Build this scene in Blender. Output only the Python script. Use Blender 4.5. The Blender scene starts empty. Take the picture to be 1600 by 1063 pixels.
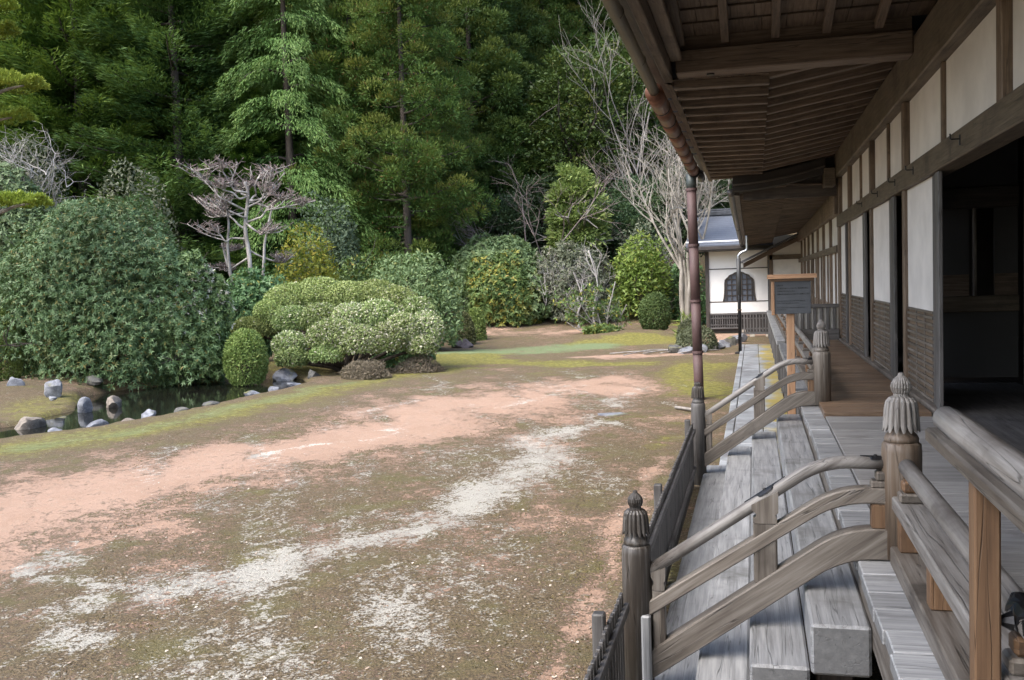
import bpy, math, random
import numpy as np
from mathutils import Vector, Matrix

S = bpy.context.scene
COL = S.collection
PI = math.pi

# ------------------------------------------------------------------ camera, light, exposure
cam_d = bpy.data.cameras.new('camera'); cam = bpy.data.objects.new('camera', cam_d); COL.objects.link(cam)
def cam_axes():
    f = 1500.
    cy = np.array([378., 101.5, -f]); cy /= np.linalg.norm(cy)
    h = np.array([1, .033, 0.]); cx = h - cy * (h @ cy); cx /= np.linalg.norm(cx)
    return np.array([cx, cy, np.cross(cx, cy)])
AX = cam_axes()
m = Matrix([[*AX[i]] for i in range(3)]).to_4x4(); m.translation = Vector((0, 0, 1.5))
cam.matrix_world = m
cam_d.lens = 33.75; cam_d.sensor_width = 36; cam_d.clip_start = .05; cam_d.clip_end = 2000
S.camera = cam

SUN_EL, SUN_AZ = 54., 218.      # azimuth clockwise from +Y (along the veranda)
w = bpy.data.worlds.new('World'); S.world = w; w.use_nodes = True
nt = w.node_tree; bg = nt.nodes['Background']
sky = nt.nodes.new('ShaderNodeTexSky'); sky.sky_type = 'NISHITA'; sky.sun_disc = False
sky.sun_elevation = math.radians(SUN_EL); sky.sun_rotation = math.radians(SUN_AZ)
sky.air_density = 1.0; sky.dust_density = 3.2; sky.ozone_density = 1.0
nt.links.new(sky.outputs[0], bg.inputs[0]); bg.inputs[1].default_value = .15
sl = bpy.data.lights.new('sun', 'SUN'); sun = bpy.data.objects.new('sun', sl); COL.objects.link(sun)
sl.energy = 1.25; sl.angle = math.radians(44); sl.color = (1, .975, .94)
az, el = math.radians(SUN_AZ), math.radians(SUN_EL)
sd = Vector((math.sin(az) * math.cos(el), math.cos(az) * math.cos(el), math.sin(el)))
sun.rotation_euler = (-sd).to_track_quat('-Z', 'Y').to_euler()
S.view_settings.view_transform = 'Standard'; S.view_settings.look = 'None'
S.view_settings.exposure = 1.65; S.view_settings.gamma = 1; S.view_settings.use_curve_mapping = False
S.cycles.max_bounces = 6; S.cycles.transparent_max_bounces = 4; S.cycles.diffuse_bounces = 4

G = -.95                        # garden level; the veranda floor is z = 0
def at(u, Y, v=440.):
    d = AX @ np.array([(u - 800) / 1500., -(v - 531.5) / 1500., -1.])
    return d[0] / d[1] * Y
def pxm(u, Y):                  # metres per photo pixel there
    p = AX.T @ np.array([at(u, Y), Y, 0.]); return -p[2] / 1500.

# ------------------------------------------------------------------ helpers
def thing(name, label, cat, loc=(0, 0, 0), group=None):
    o = bpy.data.objects.new(name, None); COL.objects.link(o); o.location = loc; o.empty_display_size = .2
    o['label'] = label; o['category'] = cat
    if group: o['group'] = group
    return o
def tag(o, label, cat, group=None):
    o['label'] = label; o['category'] = cat
    if group: o['group'] = group
    return o
WL = {}
def wloc(o):
    return WL.get(o.name) if o.name in WL else Vector(o.location)
def add(name, mesh, parent=None, loc=(0, 0, 0), rot=None, kind=None):
    o = bpy.data.objects.new(name, mesh); COL.objects.link(o)
    loc = Vector(loc); WL[o.name] = loc
    if parent is not None:
        o.parent = parent; o.location = loc - wloc(parent)
    else:
        o.location = loc
    if rot: o.rotation_euler = rot
    if kind: o['kind'] = kind
    return o
def copy_thing(o, loc, rotz=0, sc=1., label=None):
    def rec(s, par):
        c = s.copy(); COL.objects.link(c)
        if par is not None: c.parent = par
        for ch in s.children: rec(ch, c)
        return c
    r = rec(o, None); r.location = loc; r.rotation_euler = (0, 0, rotz); r.scale = (sc, sc, sc) if not isinstance(sc, tuple) else sc
    if label: r['label'] = label
    return r
def mesh_quads(name, V, Q, mat, smooth=False, attrs=None):
    V = np.asarray(V, np.float32); Q = np.asarray(Q, np.int32)
    me = bpy.data.meshes.new(name); n = len(Q); k = Q.shape[1]
    me.vertices.add(len(V)); me.vertices.foreach_set('co', V.ravel())
    me.loops.add(n * k); me.loops.foreach_set('vertex_index', Q.ravel())
    me.polygons.add(n); me.polygons.foreach_set('loop_start', np.arange(0, n * k, k, dtype=np.int32))
    if smooth: me.polygons.foreach_set('use_smooth', np.ones(n, bool))
    for an, av in (attrs or {}).items():
        if av.ndim == 1:
            a = me.attributes.new(an, 'FLOAT', 'POINT'); a.data.foreach_set('value', av.astype(np.float32))
        else:
            a = me.attributes.new(an, 'FLOAT_COLOR', 'POINT'); a.data.foreach_set('color', av.astype(np.float32).ravel())
    me.update(calc_edges=True); me.materials.append(mat)
    return me
class MB:
    """collects polygons for one mesh"""
    def __init__(s): s.v = []; s.f = []; s.n = 0
    def add(s, V, F):
        s.v.append(np.asarray(V, float)); s.f += [tuple(i + s.n for i in f) for f in F]; s.n += len(V)
    def tube(s, P, R, k=8, cap=True):
        P = np.asarray(P, float); n = len(P); R = np.full(n, R) if np.isscalar(R) else np.asarray(R, float)
        T = np.gradient(P, axis=0); T /= np.linalg.norm(T, axis=1)[:, None] + 1e-9
        ref = np.array([0, 0, 1.]) if abs(T[0, 2]) < .9 else np.array([1., 0, 0])
        A = np.cross(T, ref); A /= np.linalg.norm(A, axis=1)[:, None] + 1e-9; B = np.cross(T, A)
        a = np.arange(k) * 2 * PI / k
        V = P[:, None] + R[:, None, None] * (np.cos(a)[None, :, None] * A[:, None] + np.sin(a)[None, :, None] * B[:, None])
        F = [(i * k + j, i * k + (j + 1) % k, (i + 1) * k + (j + 1) % k, (i + 1) * k + j) for i in range(n - 1) for j in range(k)]
        if cap: F += [tuple(range(k - 1, -1, -1)), tuple((n - 1) * k + j for j in range(k))]
        s.add(V.reshape(-1, 3), F)
    def box(s, c, d, bev=0.):
        V, F = box_geo(d[0], d[1], d[2], bev); s.add(V + np.array(c, float), F)
    def sweep(s, P, w, h, up=None):
        """rectangular bar w (sideways, along Y) by h (vertical) along a line in the XZ plane"""
        P = np.asarray(P, float); n = len(P)
        h = np.full(n, h) if np.isscalar(h) else np.asarray(h)
        V = []
        for (x, y, z), hh in zip(P, h):
            b = min(.008, hh * .2)
            V += [(x, y - w / 2, z - hh / 2 + b), (x, y - w / 2 + b, z - hh / 2), (x, y + w / 2 - b, z - hh / 2), (x, y + w / 2, z - hh / 2 + b),
                  (x, y + w / 2, z + hh / 2 - b), (x, y + w / 2 - b, z + hh / 2), (x, y - w / 2 + b, z + hh / 2), (x, y - w / 2, z + hh / 2 - b)]
        F = [(i * 8 + j, i * 8 + (j + 1) % 8, (i + 1) * 8 + (j + 1) % 8, (i + 1) * 8 + j) for i in range(n - 1) for j in range(8)]
        F += [tuple(range(7, -1, -1)), tuple((n - 1) * 8 + j for j in range(8))]
        s.add(V, F)
    def mesh(s, name, mat, smooth=False):
        me = bpy.data.meshes.new(name); me.from_pydata(np.concatenate(s.v).tolist(), [], s.f)
        if smooth: me.polygons.foreach_set('use_smooth', np.ones(len(me.polygons), bool))
        me.materials.append(mat); me.update(); return me
def box_geo(x, y, z, b):
    x, y, z = x / 2, y / 2, z / 2; b = min(b, x * .4, y * .4, z * .4)
    if b <= 0:
        V = np.array([(i, j, k) for i in (-x, x) for j in (-y, y) for k in (-z, z)])
        return V, [(0, 1, 3, 2), (4, 6, 7, 5), (0, 4, 5, 1), (2, 3, 7, 6), (0, 2, 6, 4), (1, 5, 7, 3)]
    V = []; ix = {}
    for i in (-1, 1):
        for j in (-1, 1):
            for k in (-1, 1):
                for a in range(3):
                    ix[i, j, k, a] = len(V)
                    V.append((i * (x if a == 0 else x - b), j * (y if a == 1 else y - b), k * (z if a == 2 else z - b)))
    F = []
    s = [(-1, -1), (1, -1), (1, 1), (-1, 1)]
    for i in (-1, 1):
        f = [ix[i, p, q, 0] for p, q in s]; F.append(tuple(f if i > 0 else f[::-1]))
        f = [ix[p, i, q, 1] for p, q in s]; F.append(tuple(f[::-1] if i > 0 else f))
        f = [ix[p, q, i, 2] for p, q in s]; F.append(tuple(f if i > 0 else f[::-1]))
    for i in (-1, 1):
        for j in (-1, 1):
            q = [ix[i, j, -1, 0], ix[i, j, -1, 1], ix[i, j, 1, 1], ix[i, j, 1, 0]]; F.append(tuple(q if i * j > 0 else q[::-1]))
            q = [ix[i, -1, j, 0], ix[i, 1, j, 0], ix[i, 1, j, 2], ix[i, -1, j, 2]]; F.append(tuple(q if i * j > 0 else q[::-1]))
            q = [ix[-1, i, j, 1], ix[-1, i, j, 2], ix[1, i, j, 2], ix[1, i, j, 1]]; F.append(tuple(q if i * j > 0 else q[::-1]))
            for k in (-1, 1):
                t = [ix[i, j, k, 0], ix[i, j, k, 1], ix[i, j, k, 2]]; F.append(tuple(t if i * j * k > 0 else t[::-1]))
    return np.array(V), F
BOX = {}
def bx(name, parent, x0, x1, y0, y1, z0, z1, mat, bev=.006, rot=None):
    d = (round(abs(x1 - x0), 4), round(abs(y1 - y0), 4), round(abs(z1 - z0), 4)); key = (d, mat.name, bev)
    if key not in BOX:
        V, F = box_geo(*d, bev); me = bpy.data.meshes.new(name); me.from_pydata(V.tolist(), [], F); me.materials.append(mat); BOX[key] = me
    return add(name, BOX[key], parent, ((x0 + x1) / 2, (y0 + y1) / 2, (z0 + z1) / 2), rot)
def part(name, parent, mb, mat, smooth=False, loc=None):
    """a mesh gathered in world coordinates, its origin moved to the parent's"""
    o = wloc(parent) if parent is not None and loc is None else Vector(loc or (0, 0, 0))
    mb.v = [a - np.array(o) for a in mb.v]
    return add(name, mb.mesh(name, mat, smooth), parent, o)

# ------------------------------------------------------------------ materials
MATS = {}
class NB:
    def __init__(s, name):
        s.m = bpy.data.materials.new(name); s.m.use_nodes = True; s.t = s.m.node_tree; s.n = s.t.nodes
        s.p = s.n['Principled BSDF']; s.out = s.n['Material Output']
    def new(s, typ, **kw):
        n = s.n.new('ShaderNode' + typ)
        for k, v in kw.items():
            if k.startswith('i_'):
                n.inputs[k[2:].replace('_', ' ')].default_value = v
            else: setattr(n, k, v)
        return n
    def link(s, a, b): s.t.links.new(a, b)
    def put(s, sock, v):
        if isinstance(v, bpy.types.NodeSocket): s.link(v, sock)
        elif isinstance(v, (tuple, list)): sock.default_value = tuple(v) + ((1,) if len(v) == 3 and len(sock.default_value) == 4 else ())
        else: sock.default_value = v
    def math(s, op, a, b=0., clamp=False):
        n = s.new('Math', operation=op, use_clamp=clamp); s.put(n.inputs[0], a); s.put(n.inputs[1], b); return n.outputs[0]
    def mix(s, f, a, b, blend='MIX'):
        n = s.new('Mix', data_type='RGBA', blend_type=blend); s.put(n.inputs[0], f); s.put(n.inputs[6], a); s.put(n.inputs[7], b); return n.outputs[2]
    def noise(s, vec, scale, detail=4., rough=.55, dist=0.):
        n = s.new('TexNoise'); s.link(vec, n.inputs['Vector']); n.inputs['Scale'].default_value = scale
        n.inputs['Detail'].default_value = detail; n.inputs['Roughness'].default_value = rough; n.inputs['Distortion'].default_value = dist
        return n.outputs['Fac']
    def step(s, v, lo, hi):
        n = s.new('MapRange', interpolation_type='SMOOTHSTEP'); s.put(n.inputs[0], v); s.put(n.inputs[1], lo); s.put(n.inputs[2], hi); return n.outputs[0]
    def obj(s, rnd=True):
        tc = s.new('TexCoord').outputs['Object']
        if not rnd: return tc
        r = s.new('ObjectInfo').outputs['Random']
        v = s.new('VectorMath', operation='ADD'); s.link(tc, v.inputs[0]); c = s.new('CombineXYZ')
        for i in range(3): s.link(s.math('MULTIPLY', r, 37. + 11 * i), c.inputs[i])
        s.link(c.outputs[0], v.inputs[1]); return v.outputs[0]
    def scale(s, vec, sc):
        v = s.new('VectorMath', operation='MULTIPLY'); s.link(vec, v.inputs[0]); v.inputs[1].default_value = sc; return v.outputs[0]
    def bump(s, h, strength, dist=.01):
        b = s.new('Bump'); b.inputs['Strength'].default_value = strength; b.inputs['Distance'].default_value = dist
        s.link(h, b.inputs['Height']); s.link(b.outputs[0], s.p.inputs['Normal'])
    def rnd(s): return s.new('ObjectInfo').outputs['Random']

WOODS = {  # dark, mid, light, stain, roughness
    'tread': ((.1518, .1546, .1582), (.2530, .2594, .2668), (.3680, .3754, .3818), (.0920, .0920, .0846), .40),
    'deck': ((.1445, .1360, .1275), (.2295, .2253, .2210), (.3230, .3145, .3060), (.1105, .1020, .0935), .45),
    'rail': ((.0572, .0458, .0370), (.1278, .1110, .0942), (.2152, .1983, .1783), (.0336, .0269, .0215), .5),
    'railtop': ((.0918, .0803, .0727), (.1913, .1797, .1683), (.2907, .2792, .2677), (.0688, .0574, .0498), .45),
    'beam': ((.0540, .0420, .0288), (.1140, .0888, .0600), (.1920, .1500, .1056), (.0360, .0264, .0192), .6),
    'rafter': ((.0535, .0379, .0274), (.1092, .0795, .0558), (.1782, .1330, .0973), (.0333, .0238, .0178), .65),
    'orange': ((.0775, .0430, .0227), (.1343, .0764, .0406), (.1850, .1134, .0626), (.0597, .0328, .0167), .5),
    'headpost': ((.0651, .0459, .0321), (.1263, .0933, .0673), (.2066, .1797, .1530), (.1148, .0574, .0260), .5),
    'fresh': ((.3280, .1804, .0984), (.4264, .2542, .1476), (.5084, .3280, .2050), (.2788, .1558, .0820), .55),
    'warm': ((.0935, .0612, .0391), (.1487, .0978, .0629), (.2040, .1403, .0935), (.0723, .0467, .0306), .34),
    'dark': ((.020, .016, .013), (.045, .036, .030), (.085, .070, .058), (.012, .010, .009), .55),
    'greydark': ((.0440, .0400, .0384), (.0840, .0800, .0784), (.1360, .1320, .1280), (.0240, .0216, .0200), .55),
    'newel': ((.016, .013, .011), (.040, .034, .029), (.13, .125, .12), (.010, .009, .008), .42),
    'post': ((.0630, .0436, .0288), (.1204, .0849, .0574), (.1951, .1469, .1056), (.0402, .0288, .0196), .6),
}
def wood(key, axis='x'):
    k = 'wood_%s_%s' % (key, axis)
    if k in MATS: return MATS[k]
    d, mi, li, st, ro = WOODS[key]; b = NB(k); v = b.obj()
    if axis == 's':
        ro_ = b.new('VectorRotate', rotation_type='Y_AXIS'); b.link(v, ro_.inputs['Vector']); ro_.inputs['Angle'].default_value = math.radians(35); v = ro_.outputs[0]
    sc = {'x': (.8, 14, 14), 'y': (14, .8, 14), 'z': (14, 14, .8), 's': (.8, 14, 14)}[axis]
    g = b.noise(b.scale(v, sc), 2.2, 6, .62, .15)
    g2 = b.noise(b.scale(v, tuple(q * 3.3 if q > 1 else q * 1.5 for q in sc)), 2.5, 3, .6)
    cr = b.noise(b.scale(v, tuple(q * .55 if q > 1 else q * .35 for q in sc)), 2.0, 2, .5, .3)
    s_ = b.noise(v, 1.6, 5, .65)
    r = b.new('ValToRGB'); b.link(b.math('ADD', b.math('MULTIPLY', g, .75), b.math('MULTIPLY', g2, .25)), r.inputs[0])
    e = r.color_ramp.elements; e[0].position = .32; e[0].color = (*d, 1); e[1].position = .70; e[1].color = (*li, 1)
    q = e.new(.5); q.color = (*mi, 1)
    c = b.mix(b.step(s_, .50, .78), r.outputs[0], st)
    crack = b.step(b.math('ABSOLUTE', b.math('SUBTRACT', cr, .5)),  .010, .0)
    c = b.mix(b.math('MULTIPLY', crack, .65), c, tuple(x * .35 for x in d))
    tn = b.new('SeparateXYZ'); b.link(b.new('TexCoord').outputs['Normal'], tn.inputs[0])
    eg = b.step(b.math('ABSOLUTE', tn.outputs['xyz'.index(axis if axis != 's' else 'x')]), .85, .97)   # end grain soaks up dirt and is darker
    if axis != 's': c = b.mix(b.math('MULTIPLY', eg, .75), c, b.mix(b.noise(v, 26, 4, .7), tuple(x * .22 for x in mi), tuple(x * .75 for x in mi)))
    val = b.math('ADD', .80, b.math('MULTIPLY', b.rnd(), .42))
    hs = b.new('HueSaturation'); b.link(c, hs.inputs['Color']); b.link(val, hs.inputs['Value']); b.link(hs.outputs[0], b.p.inputs['Base Color'])
    b.link(b.math('ADD', ro - .12, b.math('MULTIPLY', s_, .28)), b.p.inputs['Roughness'])
    b.bump(b.math('SUBTRACT', b.math('ADD', g, b.math('MULTIPLY', g2, .5)), b.math('MULTIPLY', crack, 1.5)), .45, .004)
    MATS[k] = b.m; return b.m
def plain(name, col, rough=.5, metal=0., var=.25, scale=6., bump=.15, col2=None):
    if name in MATS: return MATS[name]
    b = NB(name); v = b.obj(); n = b.noise(v, scale, 6, .6); n2 = b.noise(v, scale * .22, 3, .5)
    c = b.mix(b.step(b.math('ADD', b.math('MULTIPLY', n, .5), b.math('MULTIPLY', n2, .5)), .35, .65), tuple(x * (1 - var) for x in col), col2 or tuple(min(1, x * (1 + var)) for x in col))
    b.link(c, b.p.inputs['Base Color']); b.link(b.math('ADD', rough - .1, b.math('MULTIPLY', n, .2)), b.p.inputs['Roughness'])
    b.p.inputs['Metallic'].default_value = metal; b.bump(n, bump, .01); MATS[name] = b.m; return b.m
paper = plain('wall_plaster_shade_toned', (.60, .58, .545), .85, var=.11, scale=2.2, bump=.05)  # white panels toned down in colour for the shade under the eaves
plaster = plain('plaster_white', (.80, .79, .76), .8, var=.05, scale=2.5, bump=.05)
copper = plain('copper_brown', (.15, .068, .042), .45, .5, .4, 5)
pipe_m = plain('pipe_maroon', (.078, .046, .045), .65, 0, .18, 4)
iron = plain('iron_black', (.018, .018, .02), .4, .5, .3, 20)
zinc = plain('zinc_grey', (.34, .36, .38), .3, .8, .2, 8)
slate = plain('slate_board', (.062, .070, .083), .45, 0, .12, 10, .05)
ink = plain('ink_black', (.006, .006, .006), .6, 0, .1, 10, 0)
dirt_m = plain('underfloor_earth', (.10, .075, .055), .9, 0, .3, 8)
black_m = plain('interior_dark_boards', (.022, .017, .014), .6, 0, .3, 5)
stone_m = None
def stone(name, c1, c2, moss=.0, rough=.75):
    if name in MATS: return MATS[name]
    b = NB(name); v = b.obj(); n = b.noise(v, 5, 8, .65); n2 = b.noise(v, 1.7, 3); n3 = b.noise(v, 38, 3)
    c = b.mix(b.step(n, .36, .66), c1, c2); c = b.mix(b.math('MULTIPLY', b.step(n3, .56, .68), .5), c, tuple(min(1, x * 1.5) for x in c2))
    if moss:
        geo = b.new('NewGeometry'); sp = b.new('SeparateXYZ'); b.link(geo.outputs['Normal'], sp.inputs[0])
        f = b.math('MULTIPLY', b.step(sp.outputs[2], .35, .8), b.step(n2, .62 - moss, .75 - moss * .6))
        c = b.mix(f, c, (.12, .115, .02))
    b.link(c, b.p.inputs['Base Color']); b.p.inputs['Roughness'].default_value = rough; b.bump(b.math('ADD', n, b.math('MULTIPLY', n3, .3)), .7, .03)
    MATS[name] = b.m; return b.m

def foliage(name, dark, light, tip=None, back=.22, rough=.5, dead=None):
    """leaf material: 'rnd' varies leaf by leaf, 'tint' marks new growth, flowers or fading sprays"""
    if name in MATS: return MATS[name]
    b = NB(name); light = tuple(x * 1.35 for x in light); dark = tuple(x * 1.25 for x in dark)
    r = b.new('Attribute', attribute_name='rnd').outputs['Fac']; t = b.new('Attribute', attribute_name='tint').outputs['Fac']
    v = b.obj(); n = b.noise(v, .55, 3, .5)
    c = b.mix(b.math('ADD', b.math('MULTIPLY', r, .65), b.math('MULTIPLY', b.step(n, .35, .65), .35)), dark, light)
    if tip: c = b.mix(t, c, tip)
    if dead: c = b.mix(b.step(r, .955, .97), c, dead)
    hs = b.new('HueSaturation'); b.link(c, hs.inputs['Color'])
    b.link(b.math('ADD', .82, b.math('MULTIPLY', b.rnd(), .36)), hs.inputs['Value']); b.link(b.math('ADD', .488, b.math('MULTIPLY', b.rnd(), .024)), hs.inputs['Hue'])
    c = hs.outputs[0]
    b.link(c, b.p.inputs['Base Color']); b.p.inputs['Roughness'].default_value = rough + .08; b.p.inputs['Specular IOR Level'].default_value = .28
    tr = b.new('BsdfTranslucent'); b.link(b.mix(.5, c, (.14, .2, .03)), tr.inputs[0])
    mx = b.new('MixShader'); mx.inputs[0].default_value = back; b.link(b.p.outputs[0], mx.inputs[1]); b.link(tr.outputs[0], mx.inputs[2])
    b.link(mx.outputs[0], b.out.inputs[0]); MATS[name] = b.m; return b.m
def bark(name, c1, c2, sc=6):
    if name in MATS: return MATS[name]
    b = NB(name); v = b.obj(); n = b.noise(b.scale(v, (1, 1, .25)), sc, 6, .65); n2 = b.noise(v, 1.3, 3)
    c = b.mix(b.step(n, .35, .65), c1, c2); c = b.mix(b.math('MULTIPLY', b.step(n2, .5, .7), .6), c, tuple(x * .6 for x in c1))
    b.link(c, b.p.inputs['Base Color']); b.p.inputs['Roughness'].default_value = .85; b.bump(n, .6, .02); MATS[name] = b.m; return b.m
# ------------------------------------------------------------------ ground, pond, path
rng = np.random.default_rng(7)
def vnoise(x, y, sc, seed):
    r = np.random.default_rng(seed).random((256, 256)); x = x * sc + 1000.; y = y * sc + 1000.
    xi = np.floor(x).astype(int); yi = np.floor(y).astype(int); fx = x - xi; fy = y - yi
    fx = fx * fx * (3 - 2 * fx); fy = fy * fy * (3 - 2 * fy); g = lambda a, b: r[a & 255, b & 255]
    return (g(xi, yi) * (1 - fx) + g(xi + 1, yi) * fx) * (1 - fy) + (g(xi, yi + 1) * (1 - fx) + g(xi + 1, yi + 1) * fx) * fy
def fbm(x, y, sc, seed, o=4):
    s = 0; a = 1; t = 0
    for i in range(o): s = s + a * vnoise(x, y, sc * 2 ** i, seed + i); t += a; a *= .5
    return s / t
def sst(v, lo, hi):
    t = np.clip((v - lo) / (hi - lo), 0, 1); return t * t * (3 - 2 * t)
def seg(x, y, P):
    d = np.full(x.shape, 1e9)
    if len(P) == 1: return np.hypot(x - P[0][0], y - P[0][1])
    for (ax, ay), (bx_, by) in zip(P[:-1], P[1:]):
        dx, dy = bx_ - ax, by - ay; t = np.clip(((x - ax) * dx + (y - ay) * dy) / (dx * dx + dy * dy), 0, 1)
        d = np.minimum(d, np.hypot(x - ax - t * dx, y - ay - t * dy))
    return d
def cap(x, y, P, r, soft): return 1 - sst(seg(x, y, P), r - soft, r + soft)
POND = [(-13.7, 12.0), (-13.1, 14.5), (-12.35, 15.6), (-12.0, 17.4), (-11.92, 19.2), (-11.75, 21.9), (-11.8, 23.6), (-12.6, 24.8), (-13.6, 25.2),
        (-14.9, 24.0), (-16.4, 22.8), (-16.6, 21.0), (-15.6, 19.6), (-14.7, 18.4), (-14.6, 17.4), (-14.2, 16.4), (-14.6, 15.3), (-15.8, 14.4), (-16.6, 12.0)]
def pond_sd(x, y):
    P = POND + [POND[0]]; d = seg(x, y, P); ins = np.zeros(x.shape, bool)
    for (ax, ay), (bx_, by) in zip(P[:-1], P[1:]):
        c = ((ay > y) != (by > y)) & (x < (bx_ - ax) * (y - ay) / (by - ay + 1e-9) + ax); ins ^= c
    return np.where(ins, -d, d)
def height(x, y):
    h = np.full(x.shape, G)
    h = h + .035 * (fbm(x, y, .5, 3) - .5) + .10 * cap(x, y, [(-12.4, 28), (-10.5, 31.5)], 1.6, 1.4)
    h = h + .22 * cap(x, y, [(-5.5, 38.5), (-3, 39.5)], 1.2, 1.4) * 1.0
    h = h + .3 * cap(x, y, [(-18.5, 20), (-20, 26)], 1.6, 1.6) + .25 * cap(x, y, [(-15, 27.5), (-13.5, 26)], .9, .8)
    h = h + .42 * sst(y, 33, 46) * sst(-x, 2.2, 5.0)
    sd = pond_sd(x, y); h = h - .75 * sst(-sd, -.30, .45)
    d = y * .93 - x * .36 - 51.0; dd = np.maximum(0, d)
    h = h + .62 * dd * dd / (dd + 7) + sst(d, -9, 0) * .9 * (.6 + .8 * fbm(x, y, .25, 11))
    return h
def masks(x, y):
    n = fbm(x, y, .55, 21) - .5; n2 = fbm(x, y, 2.1, 31) - .5; n3 = fbm(x, y, .9, 71, 3) - .5; st = fbm(x * 1.6 + y * .9, y * .35 - x * .1, 1.2, 81, 4) - .5
    xx = x + 1.5 * n + .4 * n2; yy = y + 2.2 * n3 + 1.0 * n2
    dirt = np.maximum.reduce([.92 * cap(xx, yy, [(-8.4, 8.6), (-6.8, 13), (-6.2, 16.5)], 1.6, 2.3), .9 * cap(xx, yy, [(-6.2, 16), (-5.2, 20), (-3.6, 21.8)], 2.0, 2.2),
        .80 * cap(x + .55 * n + .2 * n2, y, [(-.98, 3.5), (-1.12, 5), (-1.26, 6.3), (-1.34, 8.2), (-1.42, 11.2), (-1.3, 13.2)], .10, .22), .6 * cap(xx, yy, [(-1.2, 17.6), (-2.2, 17.2)], .5, .6),
        .85 * cap(xx, yy, [(-12.5, 40.5), (-10, 41.6), (-7.6, 40.6)], 1.0, 1.6), cap(xx, yy, [(-5.3, 30.4), (-3, 30.2), (-1.2, 31)], .35, .5), cap(x, y, [(-1.6, 35), (-1.3, 41), (.3, 41)], .9, .5),
        .65 * cap(xx, yy, [(-7.4, 6.9), (-6.2, 8.2)], .4, .7), .45 * cap(xx, yy, [(-2.4, 9.0), (-3.2, 14.5)], .3, .9), .4 * cap(xx, yy, [(-1.2, 15), (-3, 18)], .5, .8)])
    lich = np.maximum.reduce([cap(xx, yy, [(-4.5, 6.6), (-4.0, 8.2), (-3.4, 11), (-3.1, 13), (-3.0, 16.6)], .40, .85), .95 * cap(xx, yy, [(-7.0, 12.9), (-6.0, 15.9)], .08, .45),
        .85 * cap(xx, yy, [(-6.6, 7.2), (-5.0, 6.4)], .30, .8), .8 * cap(xx, yy, [(-7.7, 15.6), (-7.2, 20), (-7.3, 23.4)], .10, .5), .72 * cap(xx, yy, [(-2.8, 18.5), (-2.6, 22)], .3, .7),
        .46 * cap(xx, yy, [(-4.6, 4.8), (-2.6, 5.6), (-2.7, 8)], .9, 1.0), .5 * cap(xx, yy, [(-9.2, 12.6), (-8.3, 14.4)], .15, .4), .6 * cap(xx, yy, [(-5, 18.4), (-4.4, 21)], .2, .5), .55 * cap(xx, yy, [(-6, 24.3), (-4, 24.6)], .2, .5)])
    lich = np.maximum(np.clip(1.12 * lich + .75 * st + .35 * n2, 0, 1) * (lich > .06), .46 * sst(st, -.02, .18) * (y < 26) * (x > -9) * (x < -1.5))
    grn = np.maximum.reduce([.62 * cap(xx, y + .5 * n2, [(-12.5, 11), (-11.4, 14), (-10.7, 17), (-10.2, 20), (-9.4, 24), (-8.6, 26.5)], .9, 1.0), cap(xx, yy, [(-11.5, 31.5), (-9.6, 31.8), (-9.2, 28.5)], 1.4, .8),
        cap(xx, yy, [(-5.8, 36.2), (-3.2, 37.4)], 1.3, .9), .8 * cap(xx, yy, [(-1.2, 27.4), (-1.6, 24), (-.9, 20.4)], .8, .9), .55 * cap(xx, yy, [(-3.9, 4.6), (-3.0, 4.9)], .25, .4),
        .55 * cap(xx, yy, [(-1.4, 13.8), (-1.2, 14.8)], .3, .4), .5 * cap(x, y, [(-14.6, 17), (-16, 18.5), (-15, 26.5), (-12.6, 25.6)], .9, .7), .45 * sst(y, 43, 46) * (1 - sst(y, 47, 51)), .75 * cap(xx, yy, [(-8.3, 28.6), (-3.5, 27.6)], 1.2, .8), .3 * sst(n3, .05, .25)])
    gra = np.maximum(cap(xx, yy, [(-10, 32.6), (-6.2, 34.6)], 1.5, 1.3), .55 * cap(xx, y, [(-11.6, 13), (-10.8, 18), (-10, 23)], .5, .6))
    moss = np.clip(.80 - .85 * dirt + .5 * grn + .25 * n3 + .7 * st, 0, 1)
    return np.stack([moss, np.clip(grn, 0, 1), lich, gra], -1)
def axis_pts(parts):
    o = []
    for a, b_, st in parts: o += list(np.arange(a, b_ - st * .5, st))
    return np.array(o + [parts[-1][1]])
gx = axis_pts([(-160, -40, 6), (-40, -18, 1.), (-18, -7.5, .14), (-7.5, .6, .06), (.6, 12, .8), (12, 90, 6)])
gy = axis_pts([(-30, 2, 2), (2, 4, .15), (4, 13, .055), (13, 22, .08), (22, 46, .2), (46, 80, 1.2), (80, 190, 6)])
X, Y = np.meshgrid(gx, gy); xf, yf = X.ravel(), Y.ravel()
Mk = masks(xf, yf); hz = height(xf, yf)
fine = sst(Mk[:, 0] + .8 * (fbm(xf, yf, 9, 41, 2) - .5), .35, .7)
hz = hz + np.where((yf < 30) & (xf > -19), .026 * fine * (fbm(xf, yf, 7, 51, 3)) * (1 - .5 * Mk[:, 2]), 0)
nx, ny = len(gx), len(gy); I = np.arange(nx * ny).reshape(ny, nx)
Q = np.stack([I[:-1, :-1], I[:-1, 1:], I[1:, 1:], I[1:, :-1]], -1).reshape(-1, 4)
b = NB('garden_ground'); v = b.obj(False)
am = b.new('Attribute', attribute_name='mask'); sp = b.new('SeparateColor'); b.link(am.outputs['Color'], sp.inputs[0]); al = am.outputs['Alpha']
n1 = b.noise(v, 1.7, 5, .62); n2 = b.noise(v, 9, 5, .65); n3 = b.noise(v, 46, 4, .7); n4 = b.noise(v, 150, 3, .7); n5 = b.noise(v, 22, 4, .7, .8)
sm = b.math
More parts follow.
